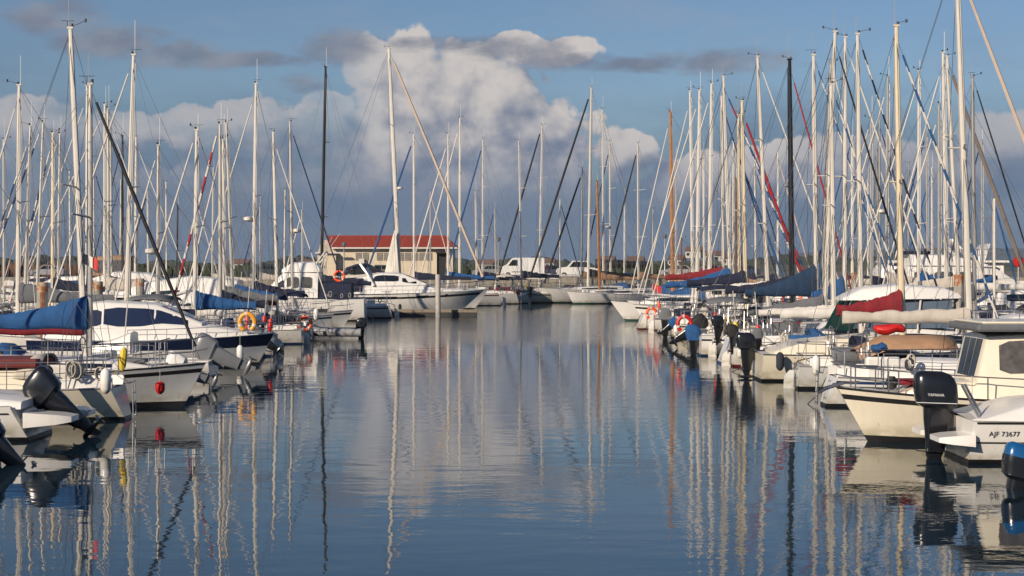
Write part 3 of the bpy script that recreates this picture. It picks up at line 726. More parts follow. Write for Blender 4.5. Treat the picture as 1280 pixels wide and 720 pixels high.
q = MB(); q.box(-170, 150, 178, 560, -1.5, QZ); tag(q.build('quay', [tarmac]), kind='structure')
q = MB(); q.box(-170, 150, 177.4, 178, -1.5, QZ + .18); tag(q.build('quay_edge', [stone]), kind='structure')
mb = MB()
rows = []
for i in range(81):
    x = -640 + i * 16
    hgt = 3.2 + 2.5 * math.sin(i * .31) * math.sin(i * .11 + 1) + rnd.uniform(-.4, .4) + (3.0 if 45 < i < 56 else 0)
    rows.append([(x, 558, -.5), (x, 600, QZ + .1), (x, 780, max(2.2, hgt * .7)), (x, 1000, max(2.8, hgt * 1.3)), (x, 1400, 2)])
mb.loft(rows, closed=False); tag(mb.build('shore_land', grassm, None, True), kind='structure')
# far blue headland on the right
mb = MB(); rows = []
for i in range(41):
    x = 500 + i * 60; h_ = 26 + 16 * math.sin(i * .22 + .3) + rnd.uniform(-2, 2)
    rows.append([(x, 3000, -1), (x, 3100, max(4, h_ * .8)), (x, 3300, max(5, h_)), (x, 4200, 0)])
mb.loft(rows, closed=False); tag(mb.build('distant_headland', mat('headland_green_blue', (.05, .085, .12), 1, var=.3, nscale=.02), None, True), kind='structure')

# far wood that reads as one mass
def treeline(x0, x1, y, z, hmin, hmax, n, seed, name):
    r_ = random.Random(seed); mb = MB()
    for i in range(n):
        x = r_.uniform(x0, x1); yy = y + r_.uniform(-25, 25); h_ = r_.uniform(hmin, hmax) * (1 + .35 * math.sin(x * .03 + seed) + .25 * math.sin(x * .11)); w_ = h_ * r_.uniform(.5, 1.1)
        rings = []
        for kz, kr in ((0, .5), (.25, 1), (.6, .95), (.85, .6), (1, .12)):
            rings.append([Vector((x + w_ * kr * r_.uniform(.65, 1.1) * math.cos(a * math.pi / 3.5), yy + w_ * kr * math.sin(a * math.pi / 3.5), z + h_ * (kz + r_.uniform(-.06, .06)))) for a in range(7)])
        mb.loft(rings)
    return tag(mb.build(name, mat('far_foliage', (.040, .056, .042), 1, var=.5, nscale=.12)), 'dark hazy band of far trees along the whole shore', 'wood', kind='stuff')
treeline(-420, 420, 820, 2.0, 2.4, 5.6, 1900, 3, 'far_wood')
# ------------------------------------------------------------------ harbour building on the quay
wallm = mat('building_render', (.66, .57, .43), .9, var=.18, nscale=.9, bump=.01)
roofm = mat('roof_red_tiles', (.31, .042, .020), .8, var=.3, nscale=5, bump=.03)
trimm = mat('white_trim', (.62, .60, .56), .6, var=.1)
louv = mat('louvre_grey', (.19, .18, .165), .7, var=.3)
slatm = mat('louvre_slat', (.36, .335, .29), .7, var=.2)
darkm = mat('doorway_dark', (.02, .02, .022), .8, var=.3)
def building():
    D = 190.0; s = D / F
    x0, x1, zt = X(421, D), X(566, D), Z(311, D); yb = D + 9; zb = QZ
    r = thing('harbour_building', 'low beige harbour building with long red tiled roof', 'building', ((x0 + x1) / 2, D, zb)); cx = (x0 + x1) / 2
    x0 -= cx; x1 -= cx; h = zt - zb; dp = 8.0
    m = MB()      # the front wall is built around its door recess
    dx0, dx1 = X(546, D) - cx, X(558, D) - cx; dh = h * .86
    m.box(x0, dx0, 0, .25, 0, h); m.box(dx1, x1, 0, .25, 0, h); m.box(dx0, dx1, 0, .25, dh, h)
    m.box(x0, x0 + .25, .25, dp, 0, h); m.box(x1 - .25, x1, .25, dp, 0, h); m.box(x0 + .25, x1 - .25, dp - .25, dp, 0, h)
    m.build('wall', wallm, r)
    d = MB(); d.box(dx0 + .01, dx1 - .01, .26, .34, 0, dh - .01); d.build('door', darkm, r)
    d = MB(); d.box(dx0 - .08, dx1 + .3, -.35, 0, dh * .98, dh + .25); d.build('door_canopy', darkm, r)
    # high louvred windows
    n = 11; wx0 = X(444, D) - cx; wx1 = X(541, D) - cx
    for i in range(n):
        a = wx0 + (wx1 - wx0) * i / n + .05; b = wx0 + (wx1 - wx0) * (i + 1) / n - .05
        if i in (2, ): continue
        f = MB(); f.box(a, b, -.03, -.002, h * .60, h * .86); f = f.build('window', louv, r)
        lm = MB()
        for k in range(4): lm.box(a + .03, b - .03, -.06, -.031, h * (.62 + .06 * k), h * (.62 + .06 * k) + .05)
        lm.build('louvre', slatm, f)
    ac = MB(); ac.box(X(449, D) - cx, X(456, D) - cx, -.5, -.07, h * .50, h * .66, ch=.04); ac.build('air_conditioner', trimm, r)
    e = MB(); e.box(x0 - .5, x1 + .5, -.65, dp + .65, h, h + .16); e.build('eave', trimm, r)
    rf = MB(); zr = Z(296, D) - zb; a0, a1 = X(404, D) - cx, X(556, D) - cx
    z0 = h + .16
    A, B_, C_, D_ = (x0 - .5, -.65, z0), (x1 + .5, -.65, z0), (x1 + .5, dp + .65, z0), (x0 - .5, dp + .65, z0); P_, Q_ = (a0, 3.2, zr + .12), (a1, 3.2, zr + .12)
    rf.poly([A, B_, Q_, P_]); rf.poly([B_, C_, Q_]); rf.poly([C_, D_, P_, Q_]); rf.poly([D_, A, P_]); rf.build('roof', roofm, r)
    rc = MB(); rc.tube([P_, Q_], .09, 6); rc.build('ridge_tiles', mat('ridge_red', (.28, .03, .015), .8), r)
    # gabled annex at the left
    ax0, ax1 = X(398, D) - cx, x0 - .02; 
    an = MB(); zz = [(-.9, 0), (-.9, h * .86), (3.3, h * 1.32), (7.4, h * .86), (7.4, 0)]
    an.loft([[(ax0, y, z) for y, z in zz], [(ax1, y, z) for y, z in zz]]); an.build('annex', wallm, r)
    an = MB(); an.box(ax0 - .2, ax1 + .9, -1.3, -.95, h * .84, h * .84 + .14); an.build('annex_fascia', trimm, r)
    dm = MB(); dm.box(X(419, D) - cx, X(428, D) - cx, -.05, -.002, 0, h * .3); dm.build('low_door', darkm, r)
building()

# ------------------------------------------------------------------ vehicles on the quay
tyre = mat('tyre', (.015, .015, .015), .8, var=.3); hub = mat('wheel_hub', (.35, .35, .35), .4, .6)
def profile_vehicle(label, cat, px, D, prof, L, W, colm, windows, wheels, group=None, name='parked_car', extra=(), rz=0.0):
    r = thing(name, label, cat, (X(px, D), D, QZ), rz, group)
    m = MB(); k = len(prof)
    def ring(y, s): 
        zc = .9; return [Vector((x * (1 - .03 * s), y, zc + (z - zc) * (1 - (.05 * s if z > .9 else 0)))) for x, z in prof]
    m.loft([ring(-W / 2, 1), ring(-W / 2 + .10, 0), ring(W / 2 - .10, 0), ring(W / 2, 1)]); b = m.build('body', colm, r, True)
    for x, z in []: pass
    for pts in windows:
        wm = MB(); wm.loft([[Vector((x, -W / 2 - .012, z)) for x, z in pts], [Vector((x, -W / 2 + .03, z)) for x, z in pts]]); wm.build('window', glass, r)
    for x in wheels:
        for y in (-W / 2 + .1, W / 2 - .1):
            t = MB(); t.tube([(x, y - .11, .32), (x, y + .11, .32)], .32, 16); o = t.build('wheel', tyre, r, True)
            t = MB(); t.tube([(x, y - .13, .32), (x, y + .13, .32)], .19, 10); t.build('wheel_hub', hub, o)
    for nm, mm_, bx in extra:
        e = MB(); e.box(*bx); e.build(nm, mm_, r)
    return r
pw = mat('vehicle_white', (.72, .72, .70), .25, var=.05, coat=.5)
van = [(-2.45, .35), (2.5, .35), (2.5, 1.0), (2.5, 2.1), (2.3, 2.25), (-.95, 2.25), (-1.25, 2.1), (-1.75, 1.5), (-2.25, 1.25), (-2.45, 1.0)]
profile_vehicle('white panel van parked facing left on the quay', 'van', 653, 196, van, 5, 1.9, pw, [[(-1.6, 1.35), (-.55, 1.35), (-.55, 2.0), (-1.1, 2.0)]], (-1.6, 1.5), name='parked_van',
                extra=[('bumper', rubber, (-2.52, -2.40, -.9, .9, .35, .62)), ('tail_light', red, (2.50, 2.53, -.9, -.7, 1.0, 1.4)), ('side_strip', obg, (-1.2, 1.1, -.965, -.951, .62, .72))])
pick = [(-2.3, .4), (2.4, .4), (2.4, 1.15), (1.35, 1.15), (1.3, 1.85), (-.55, 1.9), (-1.15, 1.25), (-2.2, 1.08), (-2.35, .8)]
profile_vehicle('white crew cab pickup truck with black side windows facing left', 'pickup truck', 722, 192, pick, 5, 1.9, pw, [[(-.95, 1.2), (.28, 1.2), (.28, 1.78), (-.48, 1.78)], [(.42, 1.2), (1.15, 1.2), (1.15, 1.76), (.42, 1.76)]], (-1.5, 1.5), name='pickup_truck',
                extra=[('bumper', rubber, (-2.45, -2.32, -.9, .9, .4, .62)), ('tail_light', red, (2.41, 2.44, -.9, -.7, .8, 1.1))])
car = [(-2.0, .35), (2.0, .35), (2.05, .95), (1.6, 1.02), (1.05, 1.42), (-.35, 1.45), (-.95, .98), (-1.95, .82), (-2.05, .6)]
cw = [[(-.75, .98), (.25, .98), (.25, 1.36), (-.3, 1.36)], [(.33, .98), (1.3, .98), (.95, 1.36), (.33, 1.36)]]
for px, D, c, lb in ((452, 184, (.02, .02, .025), 'black car parked in front of the red roofed building'), (474, 186, (.16, .17, .18), 'grey car parked right of the black car by the building'),
                     (612, 205, (.25, .26, .28), 'silver car parked left of the white panel van'), (686, 210, (.05, .06, .09), 'dark blue car between the panel van and the pickup'),
                     (846, 200, (.35, .34, .33), 'silver car on the quay right of the covered boat'), (884, 204, (.2, .03, .03), 'dark red car on the quay behind the right hand masts'),
                     (330, 192, (.04, .05, .06), 'dark car on the quay behind the left hand masts'), (372, 196, (.5, .5, .5), 'pale car on the quay left of the beige annex'),
                     (60, 200, (.3, .3, .32), 'grey car at the far left of the quay'), (928, 208, (.03, .05, .1), 'navy car on the quay at the right end')):
    profile_vehicle(lb, 'car', px, D, car, 4, 1.7, mat('car_paint_%d' % px, c, .25, var=.05, coat=.6), cw, (-1.25, 1.3), 'cars parked along the quay')

# covered boat on the hard
r = thing('covered_boat', 'long boat ashore under a black fitted cover', 'boat', (X(778, 188), 188, QZ + 1.0))
m = MB(); rr = []
for i in range(13):
    u = i / 12; x = -2.9 + 5.8 * u; hw = 1.0 * math.sin(math.pi * min(1, .12 + .8 * (1 - u) ** .8)) ** .5 if u < .98 else .1
    zt_ = 1.05 - .25 * u + .05 * math.sin(u * 17)
    rr.append([Vector((x, -hw * .7, .05)), Vector((x, -hw, .5)), Vector((x, -hw * .7, zt_ * .85)), Vector((x, 0, zt_)), Vector((x, hw * .7, zt_ * .85)), Vector((x, hw, .5)), Vector((x, hw * .7, .05))])
m.loft(rr); m.build('fitted_cover', C_BLK, r, True)
m = MB()
for x in (-1.6, 1.2):
    m.box(x - .06, x + .06, -.8, .8, -.4, .04); 
    for y in (-.7, .7): m.box(x - .05, x + .05, y - .05, y + .05, -.99, -.3)
m.build('cradle', steel, r)

# ------------------------------------------------------------------ lamp posts
def lamp(px, D, h, lb):
    r = thing('lamp_post', lb, 'lamp post', (X(px, D), D, QZ), 0, 'lamp posts on the quay')
    m = MB(); m.tube([(0, 0, 0), (0, 0, .3), (0, 0, h)], [.11, .07, .05], 8); m.build('pole', steel if px != 623 else conc, r, True)
    m = MB(); m.tube([(0, 0, h), (0, 0, h + .08), (0, 0, h + .38), (0, 0, h + .5)], [.08, .2, .26, .05], 8); m.build('lantern', obg, r)
lamp(623, 186, 3.9, 'slim lamp post between the red roofed building and the van')
lamp(831, 190, 4.3, 'slim lamp post right of the black covered boat')
lamp(430, 182, 3.3, 'short lamp post before the left end of the building')
lamp(345, 190, 4.0, 'lamp post on the quay left of the beige annex')

# ------------------------------------------------------------------ houses beyond
hw_ = mat('far_house_wall', (.55, .53, .48), .9, var=.1); hr_ = mat('far_house_roof', (.15, .085, .065), .9)
def house(px, D, w_, h, lb, z=2.2, roof=True):
    r = thing('far_house', lb, 'house', (X(px, D), D, z), rnd.uniform(-.3, .3), 'houses among the far trees')
    m = MB(); m.box(-w_ / 2, w_ / 2, -4, 4, 0, h); m.build('wall', hw_, r)
    m = MB(); m.loft([[(-w_ / 2 - .3, -4.4, h), (-w_ / 2 - .3, 4.4, h), (-w_ / 2 - .3, 0, h + 1.8)], [(w_ / 2 + .3, -4.4, h), (w_ / 2 + .3, 4.4, h), (w_ / 2 + .3, 0, h + 1.8)]]); m.build('roof', hr_, r)
    for i in range(3):
        m = MB(); x = -w_ / 2 + w_ * (i + .5) / 3; m.box(x - .5, x + .5, -4.04, -4.003, h * .35, h * .75); m.build('window', glass, r)
HO = [(868, 640, 9, 4.5, 8.5, 'white far house highest among the trees right of centre'), (893, 650, 11, 4, 7.0, 'wide pale far house just right of the highest house'), (846, 600, 8, 3.5, 5.0, 'small pale far house left of the highest house'),
      (915, 610, 10, 4, 5.2, 'pale far house behind the right hand masts'), (795, 620, 9, 3.5, 4.6, 'white far house above the black covered boat'), (760, 650, 8, 3.5, 5.0, 'white far house above the pickup truck'),
      (685, 640, 8, 3, 4.2, 'white far house right above the panel van'), (610, 630, 9, 3, 3.6, 'pale far house between building and lamp post'), (385, 610, 8, 3, 3.4, 'pale far house left of the annex'),
      (300, 630, 12, 3.5, 3.4, 'wide pale far house behind the left masts'), (60, 600, 14, 4, 3.0, 'wide far house behind masts at far left'), (20, 560, 16, 3.2, 2.2, 'far brown shed at the left edge')]
for px, D, w_, h, z, lb in HO[:10:1]: house(px, D, w_ * .6, h * .55, lb, z * .8)

# brown hedge bank at the far left and dark hedges along the quay
def hedge(px0, px1, D, h, lb, m_, seed):
    r_ = random.Random(seed); mb = MB(); x0, x1 = X(px0, D), X(px1, D); n = int((x1 - x0) / .45)
    for i in range(n * 2):
        x = r_.uniform(x0, x1); w_ = r_.uniform(.5, .9); hh = h * r_.uniform(.6, 1.1); y = D + r_.uniform(-.5, .5)
        mb.loft([[Vector((x + w_ * kr * r_.uniform(.7, 1.1) * math.cos(a * math.pi / 3), y + w_ * kr * math.sin(a * math.pi / 3), QZ + hh * kz)) for a in range(6)] for kz, kr in ((0, .7), (.4, 1), (.8, .8), (1, .2))])
    return tag(mb.build('hedge', m_), lb, 'hedge')
hedge(-20, 118, 215, 1.7, 'long reddish brown hedge behind the masts at far left', mat('hedge_brown', (.14, .065, .03), 1, var=.5, nscale=2), 1)
hedge(570, 628, 212, 1.5, 'dark green hedge right of the red roofed building', mat('hedge_green', (.035, .05, .025), 1, var=.5, nscale=2), 2)
hedge(735, 900, 222, 1.6, 'dark green hedge behind the black covered boat', MATS['hedge_green'], 4)
hedge(150, 400, 216, 1.6, 'dark green hedge on the quay left of the building', MATS['hedge_green'], 5)

# ------------------------------------------------------------------ pontoons and pilings
def pontoon(lb, x0, x1, y0, y1, z=.48, group='pontoons'):
    cx, cy = (x0 + x1) / 2, (y0 + y1) / 2; r = thing('pontoon', lb, 'pontoon', (cx, cy, 0), 0, group); hx, hy = (x1 - x0) / 2, (y1 - y0) / 2
    m = MB(); along = hy > hx; L_ = max(hx, hy) * 2; n = max(4, int(L_ / (.18 if L_ < 20 else .6)))
    for i in range(n):
        a = -L_ / 2 + L_ * i / n; b = a + L_ / n - .015
        if along: m.box(-hx, hx, a, b, z - .05, z)
        else: m.box(a, b, -hy, hy, z - .05, z)
    m.build('decking', planks, r)
    m = MB(); m.box(-hx + .03, hx - .03, -hy + .03, hy - .03, -.2, z - .055); m.build('float', floatm, r)
    m = MB()
    for sx in (-1, 1):
        if along: m.box(sx * hx - .03, sx * hx + .03, -hy, hy, z - .16, z + .03)
        else: m.box(-hx, hx, sx * hy - .03, sx * hy + .03, z - .16, z + .03)
    m.build('edge_beam', planks, r)
pontoon('long main pontoon behind the left row of boats', -19.4, -17.2, 26, 172)
pontoon('long main pontoon behind the right row of boats', 14.9, 17.0, 24, 172)
pontoon('grey finger pontoon under the long white motor yacht', X(455, 117), X(597, 117), 116.3, 117.4, .42)
for i, (y, sd_) in enumerate([(35.2, 1), (48.8, 1), (62, 1), (75.3, 1), (89.3, 1)]):
    pontoon(['narrow finger pontoon beside the cream bow boat', 'narrow finger pontoon under the red boom cover', 'narrow finger pontoon under the teal boom cover', 'narrow finger pontoon beside the thin wooden mast at right', 'farthest narrow finger pontoon of the right row'][i], 8.6, 14.88, y - .3, y + .3, .42)
rustcap = mat('rusty_concrete', (.40, .34, .26), .9, nscale=4.5, bump=.02)
_cr = [n for n in rustcap.node_tree.nodes if n.type == 'VALTORGB'][0].color_ramp
_cr.elements[0].position = .42; _cr.elements[0].color = (.30, .11, .04, 1); _cr.elements[1].position = .56; _cr.elements[1].color = (.42, .36, .27, 1)
def piling(px, top, D, wpx, lb, rusty=1, full=0, m0=conc):
    r_ = wpx * D / F / 2; z1 = Z(top, D); r = thing('mooring_piling', lb, 'piling', (X(px, D), D, 0), 0, 'mooring pilings')
    m = MB(); m.tube([(0, 0, -1), (0, 0, .5), (0, 0, z1 - (.3 if rusty else 0))], r_, 16); m.build('shaft', m0, r, True)
    if rusty:
        m = MB(); m.tube([(0, 0, z1 - .32), (0, 0, z1 - .02), (0, 0, z1)], [r_ * 1.015, r_ * 1.015, r_ * .95], 16); m.build('rusty_cap', rustcap, r, True)
    if full:
        m = MB(); nn = 9; rg = random.Random(px); rr_ = []
        for i in range(nn):
            z = z1 - .3 - (z1 - .8) * i / nn; a0 = -1.75 + rg.uniform(-.12, .12); a1 = a0 + rg.uniform(.45, .9)
            rr_.append([Vector((r_ * 1.012 * math.cos(a), r_ * 1.012 * math.sin(a), z)) for a in (a0, (a0 + a1) / 2, a1)])
        m.loft(rr_, closed=False); m.build('rust_streak', rust, r)
    return r
piling(1201, 343, 50, 17, 'thick grey piling with rusty cap among masts at far right', full=0)
piling(1069, 341, 88, 10, 'slim piling with orange cap behind the blue sail covers')
piling(952, 348, 84, 12, 'pale concrete piling right of the blue and red sail cover', rusty=0)
piling(53, 353, 58, 14, 'piling at far left with a long rust streak down it', full=1)
piling(122, 352, 62, 13, 'thick piling with rusty cap right of the blue sail cover')
piling(175, 348, 72, 11, 'slim piling with orange rusty cap left of the navy windows')
piling(160, 338, 80, 8, 'thin pale piling left of the orange capped one', rusty=0)
piling(75, 350, 90, 8, 'thin pale piling behind the far left masts', rusty=0)
piling(547.5, 343, 115.0, 6.5, 'pale piling standing at the yacht finger pontoon', rusty=0, m0=mat('piling_pale', (.50, .47, .42), .8, var=.2, nscale=3))

# ------------------------------------------------------------------ RIGHT ROW, hero boats
# blue topped outboard at the lower right corner, boat mostly beyond the frame
motorboat('small boat cut off by the lower right corner with blue and black outboard', 1291 + 3.2 * F / 25.6, 25.6, 1, 3.2, 1.5, .45, .34, 'w', 'k', rails=None, gear=False,
          obs=[dict(x=.0, z=-.03, s=.88, tilt=14, cowl=obk, topm=mat('cowl_blue', (.008, .09, .26), .2, coat=.6), leg=obk, yaw=0)], plat=0)
# registration boat
Dn = 29.6
bp = 1195 + 6.4 * F / Dn
root1, H1 = motorboat('white motorboat at right edge with big black outboard and registration AJF 73677', bp, Dn, 1, 6.4, 2.45, 1.05, .72, 'w', 'k', None,
          decks=[dict(st=[(-.49, .86, .68, .70), (-.34, .88, .68, .98), (-.1, .88, .70, 1.12), (.1, .84, .72, 1.16), (.32, .6, .82, 1.0)], ins=.7, name='coaming')],
          rails=(.45, .97, 5), rail_h=.35, rake=.9, gear=False)
outboard(root1, -3.2 - .10, .02, .74, 1.02, -2, obk, obk)
for o in root1.children:
    if o.name.startswith('outboard_motor'):
        for c_ in o.children:
            if c_.name.startswith('cowl'):
                text('YAMAHA', 'maker_lettering', .066, letterw, c_, (-.29, -.219, .32), (R(90), 0, 0))
                lm = MB(); lm.box(-.60, .06, -.222, -.20, .185, .195); lm.build('silver_line', letterw, c_)
pl = MB(); pl.loft([[(-3.75, -1.0, .36), (-3.75, 1.0, .36), (-3.75, 1.0, .44), (-3.75, -1.0, .44)], [(-3.6, -1.12, .34), (-3.6, 1.12, .34), (-3.6, 1.12, .47), (-3.6, -1.12, .47)], [(-3.1, -1.14, .32), (-3.1, 1.14, .32), (-3.1, 1.14, .50), (-3.1, -1.14, .50)]])
pl.v = [(x, y, z) for x, y, z in pl.v]
# the platform is split in two so that the motor swings between the halves
for s0 in (-1, 1):
  pm = MB(); pm.loft([[(-3.72, s0 * .34, .36), (-3.72, s0 * .98, .36), (-3.72, s0 * .98, .44), (-3.72, s0 * .34, .44)], [(-3.55, s0 * .32, .34), (-3.55, s0 * 1.1, .34), (-3.55, s0 * 1.1, .47), (-3.55, s0 * .32, .47)], [(-3.16, s0 * .32, .30), (-3.16, s0 * 1.12, .30), (-3.16, s0 * 1.12, .50), (-3.16, s0 * .32, .50)]]); pm.build('swim_platform', gel, root1, True)
hy = H1.pt(.30, .45, -1)
_a, _b, _c = H1.pt(.06, .50, -1), H1.pt(.15, .50, -1), H1.pt(.105, .60, -1); _m = _a.lerp(_b, .5)
_ex = (_b - _a).normalized(); _ey = (_c - _m).normalized(); _ez = _ex.cross(_ey).normalized(); _ey = _ez.cross(_ex)
_e = Matrix((_ex, _ey, _ez)).transposed().to_euler()
text('AJF 73677', 'registration_number', .118, lettering, root1, _m + _ez * .014 + _ex * -.16 + Vector((0, 0, .01)), _e, .001)
ln = MB(); pts = [H1.pt(t, .36, -1, .006) for t in (.01, .15, .3, .5, .7)]; ln.tube(pts, .012, 4); ln.build('black_pinstripe', rubber, root1)
ln = MB(); pts = [H1.pt(t, .69, -1, .012) for t in (.01, .15, .3, .5, .7)]; ln.tube(pts, .016, 4); ln.build('rubbing_strake', rubber, root1)
for k in range(2):
    rh = MB(); y0 = -.7 + k * .2; rh.tube([(-3.0 + .1 * k, y0, .75), (-3.28 + .1 * k, y0, 1.28)], .022, 6); rh.build('rod_holder', steel, root1)

# cream pilot-house boat
Dn = 32.5
root2, H2 = motorboat('cream pilothouse fishing boat with bow pointing left beside the AJF boat', 1047, Dn, -1, 8.2, 2.8, .98, .78, 'c', 'k', 'k',
          decks=[dict(st=[(.37, .30, .86, .92), (.30, .50, .84, 1.12), (.12, .62, .80, 1.16), (-.10, .66, .78, 1.18)], m=gelc, name='coachroof', win=[]),
                 dict(st=[(.215, .62, .80, 1.1), (.19, .66, .80, 1.98), (.05, .72, .80, 2.05), (-.22, .72, .80, 2.05)], m=gelc, name='pilothouse', ins=.86,
                      win=[(.165, .035, .42, .90, curt), (.0, -.12, .42, .90, curt)], top=[(0,)])],
          rails=(.3, .97, 7), rail_h=.42, rake=.75, toe=rubber, gear=False)
vz = MB(); vz.box(-2.0, 1.8, -1.10, 1.10, 2.06, 2.19, ch=.04); vz.build('roof_visor', C_GREY, root2)
rf2 = MB(); rf2.box(-2.0, 1.7, -1.05, 1.05, 2.193, 2.24, ch=.03); rf2.build('roof', gelc, root2)
# anchor roller and windlass
an = MB(); an.tube([(4.0, .05, 1.08), (4.35, .05, .98)], .035, 6); an.tube([(3.7, .05, 1.1), (4.2, .05, 1.06)], .02, 5); an.tube([(4.3, -.12, 1.0), (4.42, .0, .9), (4.3, .16, 1.0)], .022, 5); an.build('anchor', steel, root2)
an = MB(); an.tube([(3.1, 0, .98), (3.1, 0, 1.12), (3.1, 0, 1.2)], [.09, .11, .06], 8); an.tube([(3.1, -.16, 1.1), (3.1, .16, 1.1)], .05, 8); an.build('windlass', rubber, root2)
ro = MB(); ro.tube([(1.6, -.6 + .05 * math.cos(a) + .9, 1.25 + .10 * math.sin(a)) for a in [i * .5 for i in range(26)]], .02, 5); 
rm = MB(); rm.box(2.0, 3.0, -.3, .3, 1.06, 1.15, ch=.03); rm.build('red_hatch_cover', C_RED, root2)

def hull_px(px, D, dr, L): return X(px, D)
# sailing boats of the right row: label, mast base px, mast top px, top y, D, direction ...
SB = []
def sb(*a, **k): return sailboat(*a, **k)
sb('sloop with pale mast leaving the frame top at right and beige sail cover', 1214, 1196, -62, 41, 1, .338, 'beige', 'w', 'w', 'k', 'beige', 2.02, 3.0, spr=1, srad=.05, L=8.6, peak=.1, wins='one', dodger=None, mrad=.085)
sb('sloop behind the cream bow with red sail cover and blue striped furled sail', 1128.5, 1120.5, 33, 46.8, 1, .335, 'blw', 'c', 'g', 'k', 'red', 2.05, 1.75, L=7.6, peak=.42, wins='one', stern='rudder', mrad=.088,
   srad=.045, dodger='navy', cab=.40)
sb('sloop with thick white mast and black and white striped furled sail', 1077, 1072, 43, 54.2, 1, .305, 'kw', 'w', 'c', 'b', 'white', 1.75, L=8.2, wins='ports', mrad=.085)
sb('sloop with short pale mast and blue white striped furled sail among tall ones at right', 1043, 1039, 106, 57.4, 1, .33, 'blw', 'w', 'w', 'r', None, 1.7, L=7.2, wins='one')
sb('sloop whose white mast leans right at top, black furled sail crossing to the red cover', 1030.5, 1044, 40, 60.2, 1, .33, 'black', 'w', 'c', 'b', 'grey', 1.7, L=8.4, wins='strip', dodger='grey')
sb('sloop with white mast beside the leaning one and white furled sail', 1056, 1056.7, 47, 63.4, 1, .34, 'white', 'w', 'w', 'k', 'blue', 2.2, 1.2, L=8.0, wins='ports', peak=.6)
sb('sloop with long teal blue sail cover under a white mast', 1021.5, 1017, 69, 66.4, 1, .32, 'blw', 'w', 'w', 'b', 'teal', 2.25, 2.7, L=8.6, peak=1.0, wins='strip', dodger='navy')
sb('sloop with the only black mast in the right row', 991, 987, 75, 69.8, 1, .26, 'red', 'k', 'g', 'k', 'navy', 2.3, L=8.6, wins='strip', mrad=.12)
sb('sloop with thin white mast leaning back between black and orange topped masts', 1027, 1039, 80, 73.0, 1, .30, 'white', 'a', 'w', 'b', 'blue', 2.5, 2.0, L=8.8, wins='ports', peak=.8)
sb('sloop with white mast leaning left at top and white furled sail crossing the black mast', 961.5, 947, 71, 76.2, 1, .32, 'white', 'w', 'w', 'r', 'white', 2.3, L=9, wins='strip', mrad=.10)
sb('sloop with yellowish white mast and thick red furled sail', 933, 927.5, 127, 79.6, 1, .33, 'red', 'c', 'c', 'k', 'navy', 2.5, L=8.2, wins='ports', srad=.075, mrad=.10, ob=dict(s=.6, cowl=obk, tilt=-50, cover=C_BLUE))
sb('sloop with tan mast close left of the yellowish white mast', 925, 923, 144, 83.0, 1, .38, 'blw', 'c', 'w', 'b', 'blue', 2.4, L=8.0, wins='one', srad=.06)
sb('sloop with blue and red sail cover and tall white mast with bulky masthead', 914, 904.5, 96, 86.6, 1, .385, 'br', 'w', 'w', 'k', 'blue', 2.35, 3.2, L=9.4, peak=.75, wins='strip', srad=.06)
sb('sloop with white mast just left of the blue and red stay', 905, 902, 121, 90.4, 1, .3, 'navy', 'w', 'w', 'r', 'red', 2.7, 3.0, L=8.6, wins='ports')
sb('sloop with slim straight white mast and stay sloping left, right row far half', 886, 889.5, 105, 95, -1, .27, 'white', 'w', 'w', 'b', 'white', 2.2, L=9.4, wins='strip')
sb('sloop with black topped white mast and stay sloping left', 870.5, 874.5, 113, 99.4, -1, .29, 'white', 'w', 'w', 'k', 'navy', 2.2, L=9.8, wins='ports')
sb('sloop with pale mast closest left of the black topped mast', 866, 862.5, 114, 103.6, -1, .25, 'white', 'w', 'w', 'g', 'white', 2.2, L=9, wins='strip')
sb('gaff yacht with tall orange varnished mast at end of the right row', 841, 838, 140, 111, -1, .24, 'white', 'o', 'w', 'g', 'tan', 2.2, 5.0, L=10, wins='ports', mrad=.13, peak=.25)
# second row on the right
sb('sloop with white mast right of the frame-high mast and black furled sail', 1219, 1216, 97, 71, 1, .31, 'black', 'a', 'w', 'b', 'grey', 2.0, L=8.6, wins='strip')
sb('sloop with thin white mast leaning left and brown grey furled sail', 1201, 1184, 71, 76, 1, .31, 'brown', 'w', 'w', 'k', 'beige', 2.3, L=9.6, wins='ports', srad=.10)
sb('sloop with white mast standing close left of the leaning one with brown sail', 1183.5, 1179, 66, 79.6, -1, .28, 'white', 'w', 'w', 'b', 'white', 2.3, L=9.6, wins='strip', radar=False)
sb('sloop with short pale mast left of the twin masts at right', 1174, 1174, 130, 83, -1, .30, 'white', 'a', 'w', 'r', None, 2.1, L=8.2, wins='ports')
sb('sloop with slim white mast right of the blue striped stay', 1148, 1148.6, 89, 86.4, -1, .30, 'white', 'w', 'w', 'k', 'blue', 2.4, L=9.2, wins='strip')
sb('sloop with thin dull mast left of the thick cream mast', 1107, 1110, 96, 90, -1, .28, 'white', 'a', 'g', 'b', 'beige', 2.4, L=9, wins='ports', radar=True)
sb('sloop with short thin mast between the two thickest masts at right', 1089, 1089, 149, 94, -1, .30, 'white', 'a', 'w', 'k', 'navy', 2.2, L=8.2, wins='strip')
sb('small sloop with short mast and thick blue furled sail behind the orange topped masts', 917, 917, 177, 118, 1, .41, 'blue', 'w', 'w', 'b', 'blue', 2.1, L=8.4, wins='ports', srad=.09)
sb('distant ketch with thin reddish brown mast behind the right row', 920, 920, 224, 132, -1, .3, None, 'b', 'w', 'k', 'tan', 2.0, L=8, wins='ports')

